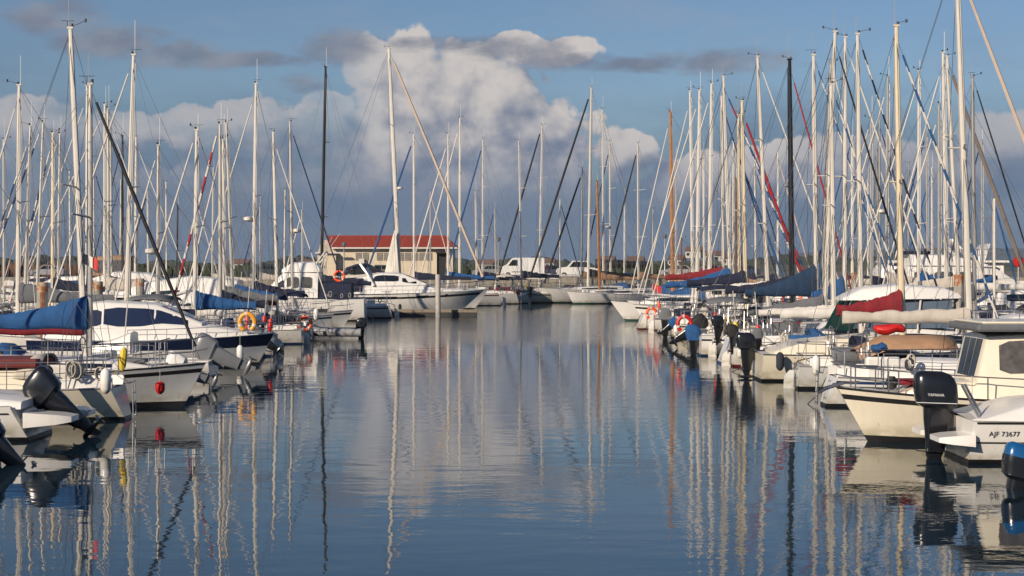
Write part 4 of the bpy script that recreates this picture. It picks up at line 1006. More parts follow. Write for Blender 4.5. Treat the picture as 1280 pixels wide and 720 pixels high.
# engine driven boat with white hard top, stern at the channel
Dn = 50.6
rt, Hh = motorboat('motor sailer with rounded white hardtop, green windscreen and black outboard', 946 + 8.2 * F / Dn, Dn, 1, 8.2, 2.9, 1.05, .76, 'c', 'k', None,
     decks=[dict(st=[(-.46, .80, .7, .84), (-.36, .82, .7, 1.12), (-.12, .80, .75, 1.30), (-.1, .78, .75, 1.2)], m=gelc, name='cockpit_coaming'),
            dict(st=[(-.08, .72, .8, 1.50), (.05, .72, .82, 1.50), (.26, .62, .85, 1.35), (.34, .4, .9, 1.0)], m=cabm, win=[(-.05, .24, .40, .78)])],
     rails=(.25, .97, 7), toe=steel, rake=.9)
outboard(rt, -4.16, .35, .76, .82, 0, obk, obk)
# the big domed hard top
st = [(-1.75, .70, 2.28, 2.34), (-1.2, .95, 2.30, 2.62), (-.2, 1.05, 2.32, 2.72), (1.1, .98, 2.34, 2.64), (1.75, .75, 2.34, 2.42)]
trunk('hardtop', st, gel, rt, .6, .05)
sg = MB()
for y in (-1, 1):
    sg.loft([[Vector((-2.0, y * .95, 1.42)), Vector((-2.0, y * .97, 1.42)), Vector((-1.55, y * .97, 2.28)), Vector((-1.55, y * .95, 2.28))], [Vector((-1.55, y * .95, 1.42)), Vector((-1.55, y * .97, 1.42)), Vector((-1.2, y * .97, 2.28)), Vector((-1.2, y * .95, 2.28))]])
sg.build('side_screen', glassg, rt)
po = MB()
for x in (-1.2, .3, 1.4):
    for y in (-1, 1): po.tube([(x, y * .95, 1.4), (x + .1, y * .93, 2.32)], .03, 6)
po.build('hardtop_post', alumw, rt)
fl = MB(); fl.loft([[Vector((-.9, -.9, 1.5)), Vector((-.9, .9, 1.5)), Vector((-.8, .88, 2.28)), Vector((-.8, -.88, 2.28))], [Vector((1.3, -.9, 1.5)), Vector((1.3, .9, 1.5)), Vector((1.3, .88, 2.28)), Vector((1.3, -.88, 2.28))]]); fl.build('canvas_side', mat('canvas_slate', (.10, .14, .20), .8), rt)
# tan canvas awning over the boat behind the cream bow
aw = thing('awning', 'low tan canvas awning stretched over the deck behind the cream bow', 'awning', (X(1130, 45.4), 45.4, 0))
m = MB(); m.loft([[Vector((x, y, z + .03 * math.sin(x * 5))) for y, z in ((-.9, 1.12 - (.25 if x < -.6 else 0)), (-.4, 1.38 - (.3 if x < -.6 else 0)), (0, 1.46 - (.32 if x < -.6 else 0)), (.4, 1.38 - (.3 if x < -.6 else 0)), (.9, 1.12 - (.25 if x < -.6 else 0)))] for x in (-1.3, -.6, 0, .6, 1.2)], closed=False)
o = m.build('canvas', C_TAN, aw, True); o.modifiers.new('t', 'SOLIDIFY').thickness = .012
m = MB()
for x in (-1.25, 1.15):
    for y in (-.88, .88): m.tube([(x, y, .72), (x, y, 1.14 - (.25 if x < 0 else 0))], .015, 5)
m.build('awning_pole', steel, aw)

# further motor boats with sterns at the channel on the right
motorboat('white half decked boat with white sugar scoop stern and blue underside in the right row', 884 + 7.4 * F / 63.5, 63.5 - 5.6 + 1.0, 1, 6.6, 2.4, 1.05, .88, 'w', 'b', None,
     decks=[dict(st=[(-.05, .70, .9, 1.35), (.1, .70, .9, 1.38), (.28, .5, .95, 1.05)], win=[(-.02, .2, .35, .75)])], rails=(.3, .97, 6), tr=.5)
motorboat('small white launch showing its stern left of the motor sailer', 905 + 6.4 * F / 55.0, 55.6, 1, 6.0, 2.3, 1.0, .82, 'w', 'r', None,
     decks=[dict(st=[(-.42, .8, .8, 1.0), (-.1, .8, .82, 1.1), (-.05, .7, .82, 1.45), (.12, .66, .85, 1.45), (.25, .5, .9, 1.0)], win=[(-.02, .11, .45, .8)])], rails=(.3, .97, 6), tr=.45)
motorboat('white cuddy boat with tilted black covered outboard in the right row', 866 + 5.6 * F / 69, 70.5, 1, 5.6, 2.2, .95, .75, 'w', 'k', None,
     decks=[dict(st=[(-.1, .74, .8, 1.5), (.08, .72, .8, 1.45), (.25, .5, .85, 1.0)], win=[(-.07, .1, .4, .8)])], rails=(.3, .97, 5),
     obs=[dict(s=1.0, tilt=-55, cover=C_BLK, z=.55)])
motorboat('small white boat with blue covered outboard in the right row', 872 + 5.4 * F / 64, 64.6, 1, 5.4, 2.1, .9, .7, 'w', 'b', 'n',
     decks=[dict(st=[(-.02, .7, .75, 1.3), (.12, .68, .75, 1.3), (.27, .45, .8, .95)], win=[(.0, .12, .4, .8)])], rails=(.3, .97, 5), obs=[dict(s=.78, tilt=0, cover=C_BLUE, z=.55)])
motorboat('white fishing cruiser with square wheelhouse behind the orange lifebuoys', 838 + 6.6 * F / 81.4, 81.4, 1, 6.6, 2.5, 1.25, .95, 'w', 'k', None,
     decks=[dict(st=[(-.05, .74, .95, 2.2), (.16, .72, .95, 2.25), (.2, .62, .95, 1.5), (.3, .5, 1.0, 1.15)], win=[(-.02, .06, .5, .85, curt), (.08, .15, .5, .85, curt)], top=[(1,)])], rails=(.3, .97, 5), obs=[dict(s=.9, cowl=obg, z=.7)])
motorboat('low white boat with dark red boot stripe at the far end of the right row', 793 + 5.6 * F / 92, 92.4, 1, 5.6, 2.2, .95, .8, 'w', 'r', None,
     decks=[dict(st=[(-.1, .7, .8, 1.25), (.1, .66, .8, 1.25), (.25, .45, .85, 1.0)], win=[(-.07, .1, .4, .8)])], rails=(.3, .97, 5), tr=.4)
motorboat('white boat with bow pointing left farthest out in the right row', 764, 106.5, -1, 8.4, 2.6, 1.15, .95, 'w', 'g', None,
     decks=[dict(st=[(.3, .4, 1.0, 1.1), (.18, .6, .98, 1.5), (-.1, .7, .95, 1.55), (-.12, .7, .95, 1.2)], win=[(-.06, .18, .4, .8)])], rails=(.3, .97, 6))
motorboat('white cruiser with navy cockpit cover behind the orange mast yacht', 802, 122, -1, 9, 3, 1.4, 1.1, 'w', 'k', 'n',
     decks=[dict(st=[(.3, .4, 1.2, 1.3), (.15, .62, 1.15, 2.0), (-.1, .7, 1.1, 2.05), (-.3, .7, 1.1, 1.9)], win=[(-.25, .16, .4, .8)])], rails=(.3, .97, 6))

# big motor yachts standing behind at far right
D7 = 118
rr7, H7 = motorboat('large white motor yacht with curtained saloon windows at far right, bow pointing right', 1330, D7, 1, 13.5, 4.2, 2.1, 1.7, 'w', 'k', 'n',
     decks=[dict(st=[(-.30, .80, 1.6, 3.3), (-.05, .82, 1.6, 3.3), (.14, .76, 1.7, 3.15), (.28, .5, 1.8, 2.0)], win=[(-.27, -.20, .35, .80, curt), (-.17, -.08, .35, .80, curt), (-.05, .03, .35, .80, curt), (.07, .14, .35, .72)], ins=.86, top=[(2,)]),
            dict(st=[(-.28, .70, 3.36, 4.1), (-.08, .72, 3.36, 4.05), (.10, .55, 3.3, 3.45)], m=gel, name='flybridge', ins=.8)], rails=(.3, .97, 8), rail_h=.7)
m = MB(); m.box(-4.2, -2.4, -.8, .8, 4.12, 4.35, ch=.08); m.build('flybridge_cover', C_NAVY, rr7)
rr8, H8 = motorboat('large white trawler yacht with long dark wheelhouse windows, left of the curtained yacht', 1018, 124, -1, 14, 4.4, 2.0, 1.6, 'w', 'k', None,
     decks=[dict(st=[(.24, .6, 1.7, 1.9), (.17, .76, 1.6, 3.4), (-.05, .82, 1.6, 3.5), (-.42, .82, 1.6, 3.5)], win=[(.12, .0, .42, .88), (-.03, -.14, .42, .88), (-.17, -.28, .42, .88), (-.31, -.4, .42, .88)], ins=.9)], rails=(.3, .97, 8), rail_h=.7)
m = MB(); m.box(-6.3, 2.3, -2.0, 2.0, 3.56, 3.72, ch=.05); m.build('upper_deck', gel, rr8)
rail8 = MB()
for i in range(8): rail8.tube([(-6.2 + i * 1.1, 1.9, 3.72), (-6.2 + i * 1.1, 1.9, 4.5)], .025, 5)
for z in (4.1, 4.5): rail8.tube([(-6.2, 1.9, z), (1.5, 1.9, z)], .022, 5)
rail8.build('deck_rail', steel, rr8)
arch(rr8, -3.4, 1.6, 3.72, 1.3, gel, -.9, .14)
cw8 = MB(); cw8.loft([[Vector((-4.9, -.5, 3.73)), Vector((-3.6, -.5, 3.73)), Vector((-3.6, .5, 3.73)), Vector((-4.9, .5, 3.73))], [Vector((-5.3, -.4, 4.9)), Vector((-4.8, -.4, 4.9)), Vector((-4.8, .4, 4.9)), Vector((-5.3, .4, 4.9))]]); cw8.build('funnel', gel, rr8)
D9 = 57
rr9, H9 = motorboat('white wheelhouse cruiser at right edge with dark green windows, behind the cream pilothouse', 1150, D9, -1, 9.5, 3.1, 1.45, 1.2, 'w', 'k', None,
     decks=[dict(st=[(.30, .4, 1.3, 1.4), (.2, .6, 1.2, 1.65), (-.02, .7, 1.2, 1.7)], name='foredeck_cabin'), dict(st=[(.06, .68, 1.2, 1.6), (.01, .72, 1.2, 2.35), (-.1, .74, 1.2, 2.4), (-.4, .74, 1.2, 2.4)], win=[(-.03, -.13, .38, .88), (-.15, -.3, .38, .88)], ins=.88, top=[(0,)])], rails=(.3, .97, 7))

# ------------------------------------------------------------------ LEFT ROW, hero boats
Dn = 33.4
rL0, HL0 = motorboat('white motorboat at lower left with a huge black outboard tilted up over its stern', 62 - 6.6 * F / Dn, Dn, -1, 6.6, 2.5, .88, .66, 'w', 'k', None,
     decks=[dict(st=[(-.46, .82, .6, .74), (-.3, .84, .6, .86), (-.05, .8, .65, .92), (.2, .6, .7, 1.05)], name='coaming')], rails=(.3, .97, 6), tr=.45, rake=.9, gear=False)
outboard(rL0, -3.28, 0.0, .50, .98, -50, obk, obk)
for s0 in (-1, 1):
  pm = MB(); pm.loft([[(-3.95, s0 * .38, .36), (-3.95, s0 * .95, .36), (-3.95, s0 * .95, .46), (-3.95, s0 * .38, .46)], [(-3.7, s0 * .36, .32), (-3.7, s0 * 1.08, .32), (-3.7, s0 * 1.08, .50), (-3.7, s0 * .36, .50)], [(-3.1, s0 * .36, .26), (-3.1, s0 * 1.12, .26), (-3.1, s0 * 1.12, .54), (-3.1, s0 * .36, .54)]]); pm.build('swim_platform', gel, rL0, True)
for zz in (.52, .42):
    ln = MB(); ln.tube([HL0.pt(t, zz, 1, .008) for t in (.02 + (.52 - zz), .06, .15, .28, .42, .55)], .014, 4); ln.build('pinstripe', rubber, rL0)
ln = MB(); ln.tube([HL0.pt(t, .25, 1, .004) for t in (.10, .15, .28, .42)], .045, 6); ln.build('dark_side_panel', rubber, rL0)
bmn = MB()
for y in (-.7, .7): bmn.tube([(-1.0, y, .8), (-1.3, y, 1.15), (-2.0, y, 1.25), (-2.1, y, .8)], .018, 5); bmn.tube([(-1.6, y, .8), (-1.4, y, 1.2)], .018, 5)
bmn.build('folded_bimini_frame', steel, rL0)
motorboat('dark motor leg and stern of a small boat cut off by the lower left edge', -12 - 3.6 * F / 28.6, 28.6, -1, 3.6, 1.6, .5, .4, 'm', 'k', None, rails=None, obs=[dict(s=.72, tilt=44, z=.2)], gear=False)
# cream sailing boat, transom to the channel
sb('cream sloop with rust stained stern toward the channel and red canvas along its cabin', -100, -100, 60, 37.4, -1, .3, 'white', 'a', 'c', 'k', None, 2.0, L=8.0, wins='one', stern='none', noboom=True, group='sailing boats on their moorings')
rC = sc.objects[[o.name for o in sc.objects if o.name.startswith('sailing_boat') and o.type == 'EMPTY'][-1]]
rC.location.x = X(168, 37.4) - rC['_L'] / 2
m = MB(); m.box(-1.6, 3.4, -.80, .80, 1.12, 1.30, ch=.04); m.build('red_canvas_strip', mat('canvas_wine', (.16, .03, .03), .85, var=.3), rC)
m = MB(); m.loft([[Vector((-3.55 + .12 * math.sin(z * 9), 1.03 + .02 * z, z)), Vector((-3.42 + .05 * math.sin(z * 7), 1.035 + .02 * z, z))] for z in (.25, .4, .55, .7, .85)], closed=False)
# sloop with blue cover
sb('sloop with bright blue sail cover, black furled sail and grey white bow', 112, 113, 106, 40.8, 1, .415, 'black', 'a', 'g', 'k', 'blue', 1.9, 2.9, L=7.4, stripe='k', peak=.50, wins='strip', srad=.05, toe=rubber, fbs=(.98, .78), dodger='navy', cab=.34, cabm_=cabm)
sb('sloop with tall white mast leaning left at top and wine red sail cover', 107, 88, 36, 44.6, 1, .24, None, 'w', 'w', 'b', 'red', 1.62, 3.0, edge=-14.4, wins='strip', peak=.25)
sb('sloop with orange banded masthead, white mast leaning left toward its foot', 157, 167, 69, 61.2, -1, .31, 'white', 'w', 'w', 'k', 'navy', 1.6, 2.4, L=7.4, wins='ports', ob=dict(s=.8, cowl=obg, tilt=-55, z=.6))
o = [o for o in sc.objects if o.name.startswith('mast') and o.type == 'MESH' and not o.name.startswith('masthead')][-1]
m = MB(); zt7 = Z(76, 48.4); xx7 = o.bound_box[0][0]
# dinghy outboards cluster, navy and white cruiser
motorboat('open white boat with silver grey outboard tilted high, left of the navy cruiser bow', 268 - 5.2 * F / 51.6, 51.8, -1, 5.2, 2.1, .62, .48, 'w', 'k', None,
     decks=[dict(st=[(-.05, .6, .7, 1.3), (.05, .6, .7, 1.1), (.2, .4, .75, .9)], name='console')], rails=(.3, .97, 5), obs=[dict(s=1.1, tilt=-66, cowl=obg, leg=obg, z=.42)], gear=False)
motorboat('small open boat with grey outboard leg tilted above the water near the grey white bow', 256 - 5.0 * F / 45.0, 46.6, -1, 4.6, 1.9, .75, .6, 'w', 'b', None,
     decks=[dict(st=[(-.1, .5, .6, 1.0), (.05, .5, .6, .9)], name='console')], rails=None, obs=[dict(s=.9, tilt=-66, cowl=obw, leg=obg, z=.30)], gear=False)
Dn = 57.7
rN, HN = motorboat('navy and white cruiser with navy windows, bow pointing right, on the left side', 343, Dn, 1, 7.8, 2.8, 1.06, .88, 'w', 'k', 'N',
     decks=[dict(st=[(-.44, .74, .8, 1.15), (-.25, .80, .8, 1.32), (.05, .80, .8, 1.42), (.25, .64, .85, 1.30), (.42, .3, .95, 1.08)], name='foredeck'),
            dict(st=[(-.34, .70, 1.25, 1.98), (-.20, .72, 1.25, 2.10), (.02, .68, 1.25, 2.02), (.21, .52, 1.25, 1.42)], win=[(-.31, -.20, .1, .72, navy), (-.19, .155, .08, .82, navy)], top=[(2, navy)], ins=.8)],
     rails=(.42, .97, 7), rail_h=.35, rake=.75)
sb('sloop with pale mast rising behind the navy cruiser stern', 197, 198, 182, 66.4, -1, .28, 'white', 'a', 'w', 'k', 'white', 1.5, L=6.4, wins='ports', radar=True)
sb('sloop with white mast and stay sloping left, behind the navy cruiser cabin', 243, 246, 163, 64.0, -1, .3, 'white', 'w', 'w', 'b', 'blue', 1.8, L=7.4, wins='ports')
sb('sloop with red and white spiral furled sail on the left side', 275.5, 275, 156, 66.8, -1, .27, 'rw', 'a', 'w', 'k', 'navy', 1.8, L=7.6, wins='strip', srad=.06)
rB, HB_ = motorboat('white wheelhouse boat with navy side windows and upswept roof behind the navy cruiser', 322, 70.6, 1, 7.6, 2.8, 1.1, .9, 'w', 'k', None,
     decks=[dict(st=[(-.36, .74, .95, 1.95), (-.1, .76, .95, 2.0), (.05, .70, .95, 1.85), (.16, .6, .98, 1.2), (.3, .4, 1.0, 1.1)], win=[(-.33, -.17, .35, .85, navy), (-.15, .02, .35, .85, navy)], top=[(2, glass)], ins=.88)], rails=(.42, .97, 6), rail_h=.35)
m = MB(); m.loft([[(-3.0, -1.15, 2.03), (-3.0, 1.15, 2.03), (-3.0, 1.15, 2.10), (-3.0, -1.15, 2.10)], [(.3, -1.1, 2.03), (.3, 1.1, 2.03), (.3, 1.1, 2.13), (.3, -1.1, 2.13)], [(1.1, -.95, 2.25), (1.1, .95, 2.25), (1.1, .95, 2.32), (1.1, -.95, 2.32)]]); m.build('roof_visor', gel, rB)
sb('sloop with pale mast beside the red spiral stay mast, slightly shorter', 279.5, 279, 175, 74.2, -1, .3, None, 'w', 'w', 'b', 'grey', 1.9, L=7.8, wins='ports')
sb('sloop with mast leaning right at its foot behind the wheelhouse boat', 292, 283, 154, 77.6, -1, .28, 'white', 'a', 'w', 'r', 'blue', 1.9, L=7.6, wins='strip')
sb('tall sloop with double white stays left of centre left', 316, 320, 105, 81.2, -1, .28, 'white', 'w', 'w', 'k', 'navy', 2.0, L=9, wins='strip', radar=True)
sb('sloop with cream mast and white stay sloping right toward the flybridge cruiser', 347, 341.5, 166, 85.4, 1, .31, 'white', 'w', 'g', 'k', 'red', 1.5, 3.0, L=7.6, wins='ports', peak=.15)
sb('sloop with thin mast carrying a white radar dome and dark stay sloping right', 366, 362.5, 153, 91, 1, .32, 'navy', 'a', 'w', 'b', 'white', 1.9, L=8.4, wins='ports', radar=True)
sb('tall sloop with the only dark grey mast on the left side', 401, 407, 84, 112.5, -1, .22, None, 'k', 'w', 'k', 'navy', 2.2, L=8, wins='strip', mrad=.12)
# flybridge cruiser
D7 = 107
rF, HF = motorboat('white flybridge cruiser with navy cockpit canvas, stern beside the finger pontoon', 457 - 8.2 * F / D7, D7, -1, 8.2, 3.0, 1.6, 1.3, 'w', 'k', None,
     decks=[dict(st=[(.33, .35, 1.5, 1.6), (.24, .62, 1.45, 1.75), (.10, .76, 1.4, 2.9), (-.05, .78, 1.4, 2.95), (-.16, .78, 1.4, 2.9)], win=[(.16, .09, .40, .72, glass), (.07, -.02, .38, .82, curt), (-.035, -.12, .38, .82, curt)], ins=.86, top=[(1,)]),
            dict(st=[(.11, .60, 2.95, 3.1), (.04, .7, 2.95, 3.5), (-.14, .7, 2.95, 3.55), (-.17, .68, 2.95, 3.2)], m=gel, name='flybridge', ins=.85)], rails=(.4, .97, 7), rail_h=.6)
canopy(rF, -1.4, -3.3, 1.12, 1.30, 1.0, C_NAVY, 'navy_cockpit_canvas', 1.0)
m = MB()
for y in (-.9, .9): m.tube([(-1.0, y, 3.2), (-1.7, y, 4.15)], .05, 6); m.tube([(-1.5, y, 3.2), (-1.7, y, 4.15)], .03, 6)
m.tube([(-1.7, -.9, 4.15), (-1.7, .9, 4.15)], .05, 6); m.tube([(-1.7, .3, 4.15), (-2.1, .3, 5.1)], .015, 4); m.tube([(-1.7, -.4, 4.15), (-2.5, -.4, 5.3)], .015, 4); m.build('aerial_frame', alumw, rF)
# long motor yacht
D8 = 121
rY, HY = motorboat('long white motor yacht with black side stripe windows and pointed bow, beyond the finger pontoon', 606, D8, 1, 12.2, 3.6, 1.72, 1.35, 'w', 'k', 'k',
     decks=[dict(st=[(-.40, .80, 1.4, 1.95), (-.1, .82, 1.45, 2.05), (.15, .68, 1.5, 2.0), (.30, .45, 1.6, 1.75), (.38, .25, 1.65, 1.7)], name='deck_house', win=[]),
            dict(st=[(-.22, .66, 2.0, 2.5), (-.08, .70, 2.0, 2.85), (.04, .66, 2.0, 2.8), (.19, .5, 2.0, 2.05)], win=[(-.12, .02, .35, .85), (.04, .12, .3, .7)], top=[(2,)], name='wheelhouse', ins=.8)], rails=(.25, .97, 12), rail_h=.6, rake=2.3)
bd = MB(); bd.loft([[HY.pt(t, z, -1, .01) for z in (HY.sheer(t) * .80, HY.sheer(t) * .93)] for t in (.12, .3, .5, .66, .8)], closed=False); bd.build('black_side_stripe', glass, rY, True)
canopy(rY, -2.2, -5.6, 1.45, 1.35, 1.05, C_NAVY, 'navy_aft_canvas', 1.1)
arch(rY, -1.4, 1.3, 2.0, 1.35, gel, .9, .11)
m = MB(); m.tube([(-4.2, -.6, 2.4), (-3.0, -.6, 3.3), (-1.6, -.6, 3.2)], .03, 5); m.tube([(-4.2, .6, 2.4), (-3.0, .6, 3.3), (-1.6, .6, 3.2)], .03, 5); m.build('bimini_frame', steel, rY)
m = MB(); m.loft([[Vector((x, -1.1, z)), Vector((x, 0, z + .14)), Vector((x, 1.1, z))] for x, z in ((-3.4, 3.05), (-2.7, 3.28), (-1.9, 3.30))], closed=False); o = m.build('folded_bimini', C_NAVY, rY, True); o.modifiers.new('t', 'SOLIDIFY').thickness = .06
# second row on the left
for a, k in (
 (('sloop with wide white mast nearest the left edge', 22, 24, 107, 61.5, -1, .29, 'white', 'w', 'w', 'k', 'grey', 2.1), dict(L=8.4, mrad=.10)),
 (('sloop with short pale mast second from the left edge, blue striped stay', 30, 38, 158, 72, -1, .3, 'bw', 'a', 'w', 'b', 'blue', 2.0), dict()),
 (('sloop with thin pale mast and long blue and white striped stay at left', 45, 54, 154, 75.6, -1, .35, 'bw', 'a', 'w', 'k', 'white', 2.0), dict(srad=.055)),
 (('sloop with cream mast and striped stay dropping behind the rusty piling', 65.5, 66, 167, 79, -1, .27, 'bw', 'c', 'w', 'r', 'navy', 2.2), dict(srad=.055)),
 (('sloop with thin mast immediately right of the cream one at left', 72, 75, 168, 82.6, -1, .3, 'white', 'a', 'w', 'b', 'white', 2.0), dict()),
 (('sloop with white mast left of the pair crossed by the black stay', 130.5, 131, 131, 86.4, -1, .45, 'white', 'w', 'w', 'k', 'beige', 2.2), dict()),
 (('sloop with pale mast, right one of the pair crossed by the black stay', 136, 135, 136, 90, -1, .3, None, 'a', 'w', 'b', 'navy', 2.2), dict()),
 (('sloop with thick white mast beside the blue sail cover mast, farther away', 109, 109, 107, 94, -1, .33, 'white', 'w', 'w', 'k', 'white', 2.2), dict(mrad=.12)),
 (('sloop with thin mast, third of the cluster crossed by the black stay', 140, 138, 155, 97.5, 1, .35, 'white', 'a', 'w', 'r', 'blue', 2.2), dict()),
 (('sloop with dark mast behind the orange banded mast', 153, 153, 170, 101, -1, .25, 'navy', 'k', 'w', 'k', 'black', 2.2), dict()),
 (('sloop with pale mast just right of the dark one at left', 169, 170, 172, 105, 1, .38, 'white', 'w', 'w', 'b', 'white', 2.2), dict()),
 (('small boat with dark stub mast left of the straight white mast', 221, 222, 257, 120, -1, .3, None, 'k', 'w', 'k', 'navy', 2.0), dict(L=7)),
): sb(*a, **dict(dict(wins='ports'), **k))
motorboat('white sports cruiser with long curved dark window behind the navy cruiser', 292, 96, 1, 9.0, 3.0, 1.5, 1.2, 'w', 'k', None,
     decks=[dict(st=[(-.40, .74, 1.3, 2.5), (-.2, .78, 1.3, 3.0), (.0, .76, 1.3, 2.9), (.2, .55, 1.35, 1.9), (.34, .35, 1.4, 1.5)], win=[(-.25, .10, .42, .78)], ins=.8, top=[(2,)])], rails=(.45, .97, 6))
motorboat('white cruiser with big rounded white hull top behind the blue sail cover', 100, 84, -1, 9.0, 3.2, 1.7, 1.4, 'w', 'k', None,
     decks=[dict(st=[(.34, .4, 1.6, 1.8), (.15, .7, 1.5, 2.5), (-.1, .78, 1.5, 2.8), (-.35, .78, 1.5, 2.6)], win=[(-.05, .1, .35, .55)], ins=.8)], rails=None)
rT, HT = motorboat('white cruiser with beige framed canvas canopy behind the masts at left', 2, 112, -1, 10, 3.4, 1.9, 1.6, 'w', 'k', 'n',
     decks=[dict(st=[(.3, .4, 1.8, 1.9), (.15, .68, 1.7, 2.6), (-.1, .75, 1.7, 2.7), (-.12, .75, 1.7, 2.0)], win=[(-.06, .12, .35, .75)])], rails=(.3, .97, 7))
cn = canopy(rT, -.9, -3.4, 1.2, 2.72, 1.25, C_TAN, 'framed_canopy', .9)
for xa, xb2 in ((-1.1, -2.05), (-2.25, -3.2)): side_pane([(-3.4, 1.2, 2.72, 3.92), (-.9, 1.2, 2.72, 3.9)], xa, xb2, .15, .82, curt, cn, 1, 'canopy_window', .86)
for lb, px, D, dr, L_, st_ in (('white motorboat with navy cockpit cover left of the rusty pilings', 60, 68, 1, 7.5, 'n'), ('white motorboat with dark windows behind the piling at far left', 30, 92, 1, 8.5, 'k'),
                          ('white cabin boat behind the orange capped piling', 232, 90, 1, 8.4, 'n'), ('white cabin cruiser half hidden left of the flybridge cruiser', 330, 128, 1, 8.5, None),
                          ('pale motorboat far behind the flybridge cruiser mast', 395, 140, -1, 8, None), ('small cruiser far back at left edge', 28, 120, -1, 9, 'b'), ('white cruiser far back between the left masts', 190, 138, 1, 9, None),
                          ('white cruiser far back left of the curtained yacht', 1120, 150, -1, 9, 'n'), ('white day cruiser behind the blue sail covers at right', 1000, 108, 1, 8.4, 'b'),
                          ('white day cruiser behind the piling with the orange cap', 1050, 112, -1, 8.4, 'k'), ('white cruiser far back behind the yellowish mast', 955, 140, 1, 9, None), ('pale cruiser beyond the black masted sloop', 985, 150, -1, 9, 'n'),
                          ('white cabin boat beside the pale concrete piling', 935, 104, -1, 7.6, 'n'), ('small cruiser behind the brown grey furled sail', 1180, 86, -1, 8.0, 'k')):
    motorboat(lb, px, D, dr, L_, None, 1.45, 1.15, 'w', rnd.choice('kkb'), st_,
      decks=[dict(st=[(.32, .4, 1.3, 1.4), (.16, .68, 1.2, 1.9 + rnd.uniform(0, .3)), (-.05, .74, 1.2, 2.2), (-.2, .74, 1.2, 2.1)], win=[(-.16, .0, .4, .8), (.02, .15, .4, .75)], top=[(0,)])] + ([dict(st=[(-.2, .72, 1.2, 2.0), (-.3, .74, 1.2, 2.05), (-.44, .72, 1.2, 1.7)], m=rnd.choice([C_NAVY, C_BLUE, C_BEIGE]), name='cockpit_cover')] if rnd.random() < .75 else []), rails=(.3, .97, 6))

# ------------------------------------------------------------------ boats across the end of the channel
FY = 205
for a, k in (
 (('big sloop with the tallest centre mast and beige stay sloping right', 500, 486, 60, 136, 1, .357, 'beige', 'w', 'w', 'k', 'beige', 2.4), dict(L=15, yaw=0, srad=.12, mrad=.19, radar=True)),
 (('sloop with thin mast and blue stay right of the tallest centre mast', 517.5, 517, 168, 150, -1, .34, 'blue', 'w', 'w', 'b', 'navy', 2.3), dict(yaw=180, srad=.10)),
 (('sloop with thin white mast above the right end of the red roof', 560, 560, 168, 157, -1, .28, 'white', 'w', 'w', 'k', 'blue', 2.3), dict(yaw=180, srad=.08)),
 (('sloop with taller thin white mast just right of the red roof', 574, 575, 148, 162, -1, .25, 'white', 'w', 'w', 'g', 'white', 2.3), dict(yaw=180, srad=.08)),
 (('small white sloop with short pale mast left of the centre hulls', 596, 594, 240, 158, -1, .3, None, 'w', 'w', 'k', 'navy', 2.2), dict(yaw=FY, L=8)),
 (('sloop with blue stay sloping left, right of the red roofed building', 603, 604, 174, 163, -1, .27, 'blue', 'w', 'w', 'b', 'navy', 2.3), dict(yaw=FY, L=9.5, srad=.10)),
 (('beige hulled sloop with bow pointing left below the panel van', 652, 648, 176, 161, -1, .2, None, 'w', 'b', 'k', 'navy', 2.4), dict(yaw=FY, L=9.5)),
 (('wide beige hulled sloop with black stay, right of the first beige hull', 674, 678, 157, 164, -1, .27, 'black', 'w', 'b', 'k', None, 2.4), dict(yaw=FY, L=10.5, srad=.11)),
 (('white green bottomed sloop with long black stay, tallest mast right of the red roof', 735, 740, 109, 163, -1, .318, 'black', 'w', 'w', 'g', 'black', 2.5), dict(yaw=FY, L=13.5, srad=.13, mrad=.16)),
 (('sloop with thin pale mast and black stay close behind the tallest centre right mast', 727, 728, 210, 169, -1, .33, 'black', 'a', 'w', 'k', 'tan', 2.3), dict(yaw=FY, L=10, srad=.12)),
 (('sloop with slim white mast and no coloured stay right of the tallest centre right mast', 754, 753, 137, 167, -1, .3, None, 'w', 'w', 'g', 'tan', 2.3), dict(yaw=FY, L=11)),
 (('classic yacht with orange varnished mast and white topmast in the centre', 749.5, 746, 227, 158, -1, .3, None, 'o', 'w', 'g', 'tan', 2.2), dict(yaw=FY, L=9.5, mrad=.15)),
 (('sloop with white mast carrying a radar dome in the centre right group', 763, 762, 177, 171, -1, .22, 'navy', 'w', 'w', 'k', 'white', 2.3), dict(yaw=FY, L=10, radar=True, srad=.08)),
 (('sloop with straight white mast at right end of the centre group and black stay', 798, 797, 179, 160, -1, .26, 'black', 'w', 'w', 'k', 'tan', 2.3), dict(yaw=FY + 5, L=10, srad=.10)),
 (('sloop with reddish brown mast behind the end of the right row', 852, 852, 298, 150, -1, .3, None, 'b', 'w', 'k', 'tan', 2.0), dict(yaw=190, L=8)),
): sb(*a, **dict(dict(wins='strip', group='boats across the end of the channel', lod=1), **k))
# small sail hoisted at the foot of the tallest centre mast
sl = thing('storm_sail', 'small white triangular sail hoisted at the foot of the tallest centre mast', 'sail', (X(492, 135.5), 135.5, 0))
m = MB(); zt_, zb_ = Z(288, 135.5), Z(345, 135.5)
rows = []
for i in range(9):
    u = i / 8; wd = .12 + 1.05 * (1 - u) ** .9; rows.append([Vector((-wd + .42 - .25 * u + .0, .25 * math.sin(1.5 * (1 - u)) + .1, zb_ + (zt_ - zb_) * u)), Vector((-wd * .5 + .42 - .25 * u, .42 * math.sin(2.2 * (1 - u)), zb_ + (zt_ - zb_) * u)), Vector((.42 - .25 * u, 0, zb_ + (zt_ - zb_) * u))])
m.loft(rows, closed=False); o = m.build('sail_cloth', F_WHITE, sl, True); o.modifiers.new('t', 'SOLIDIFY').thickness = .01

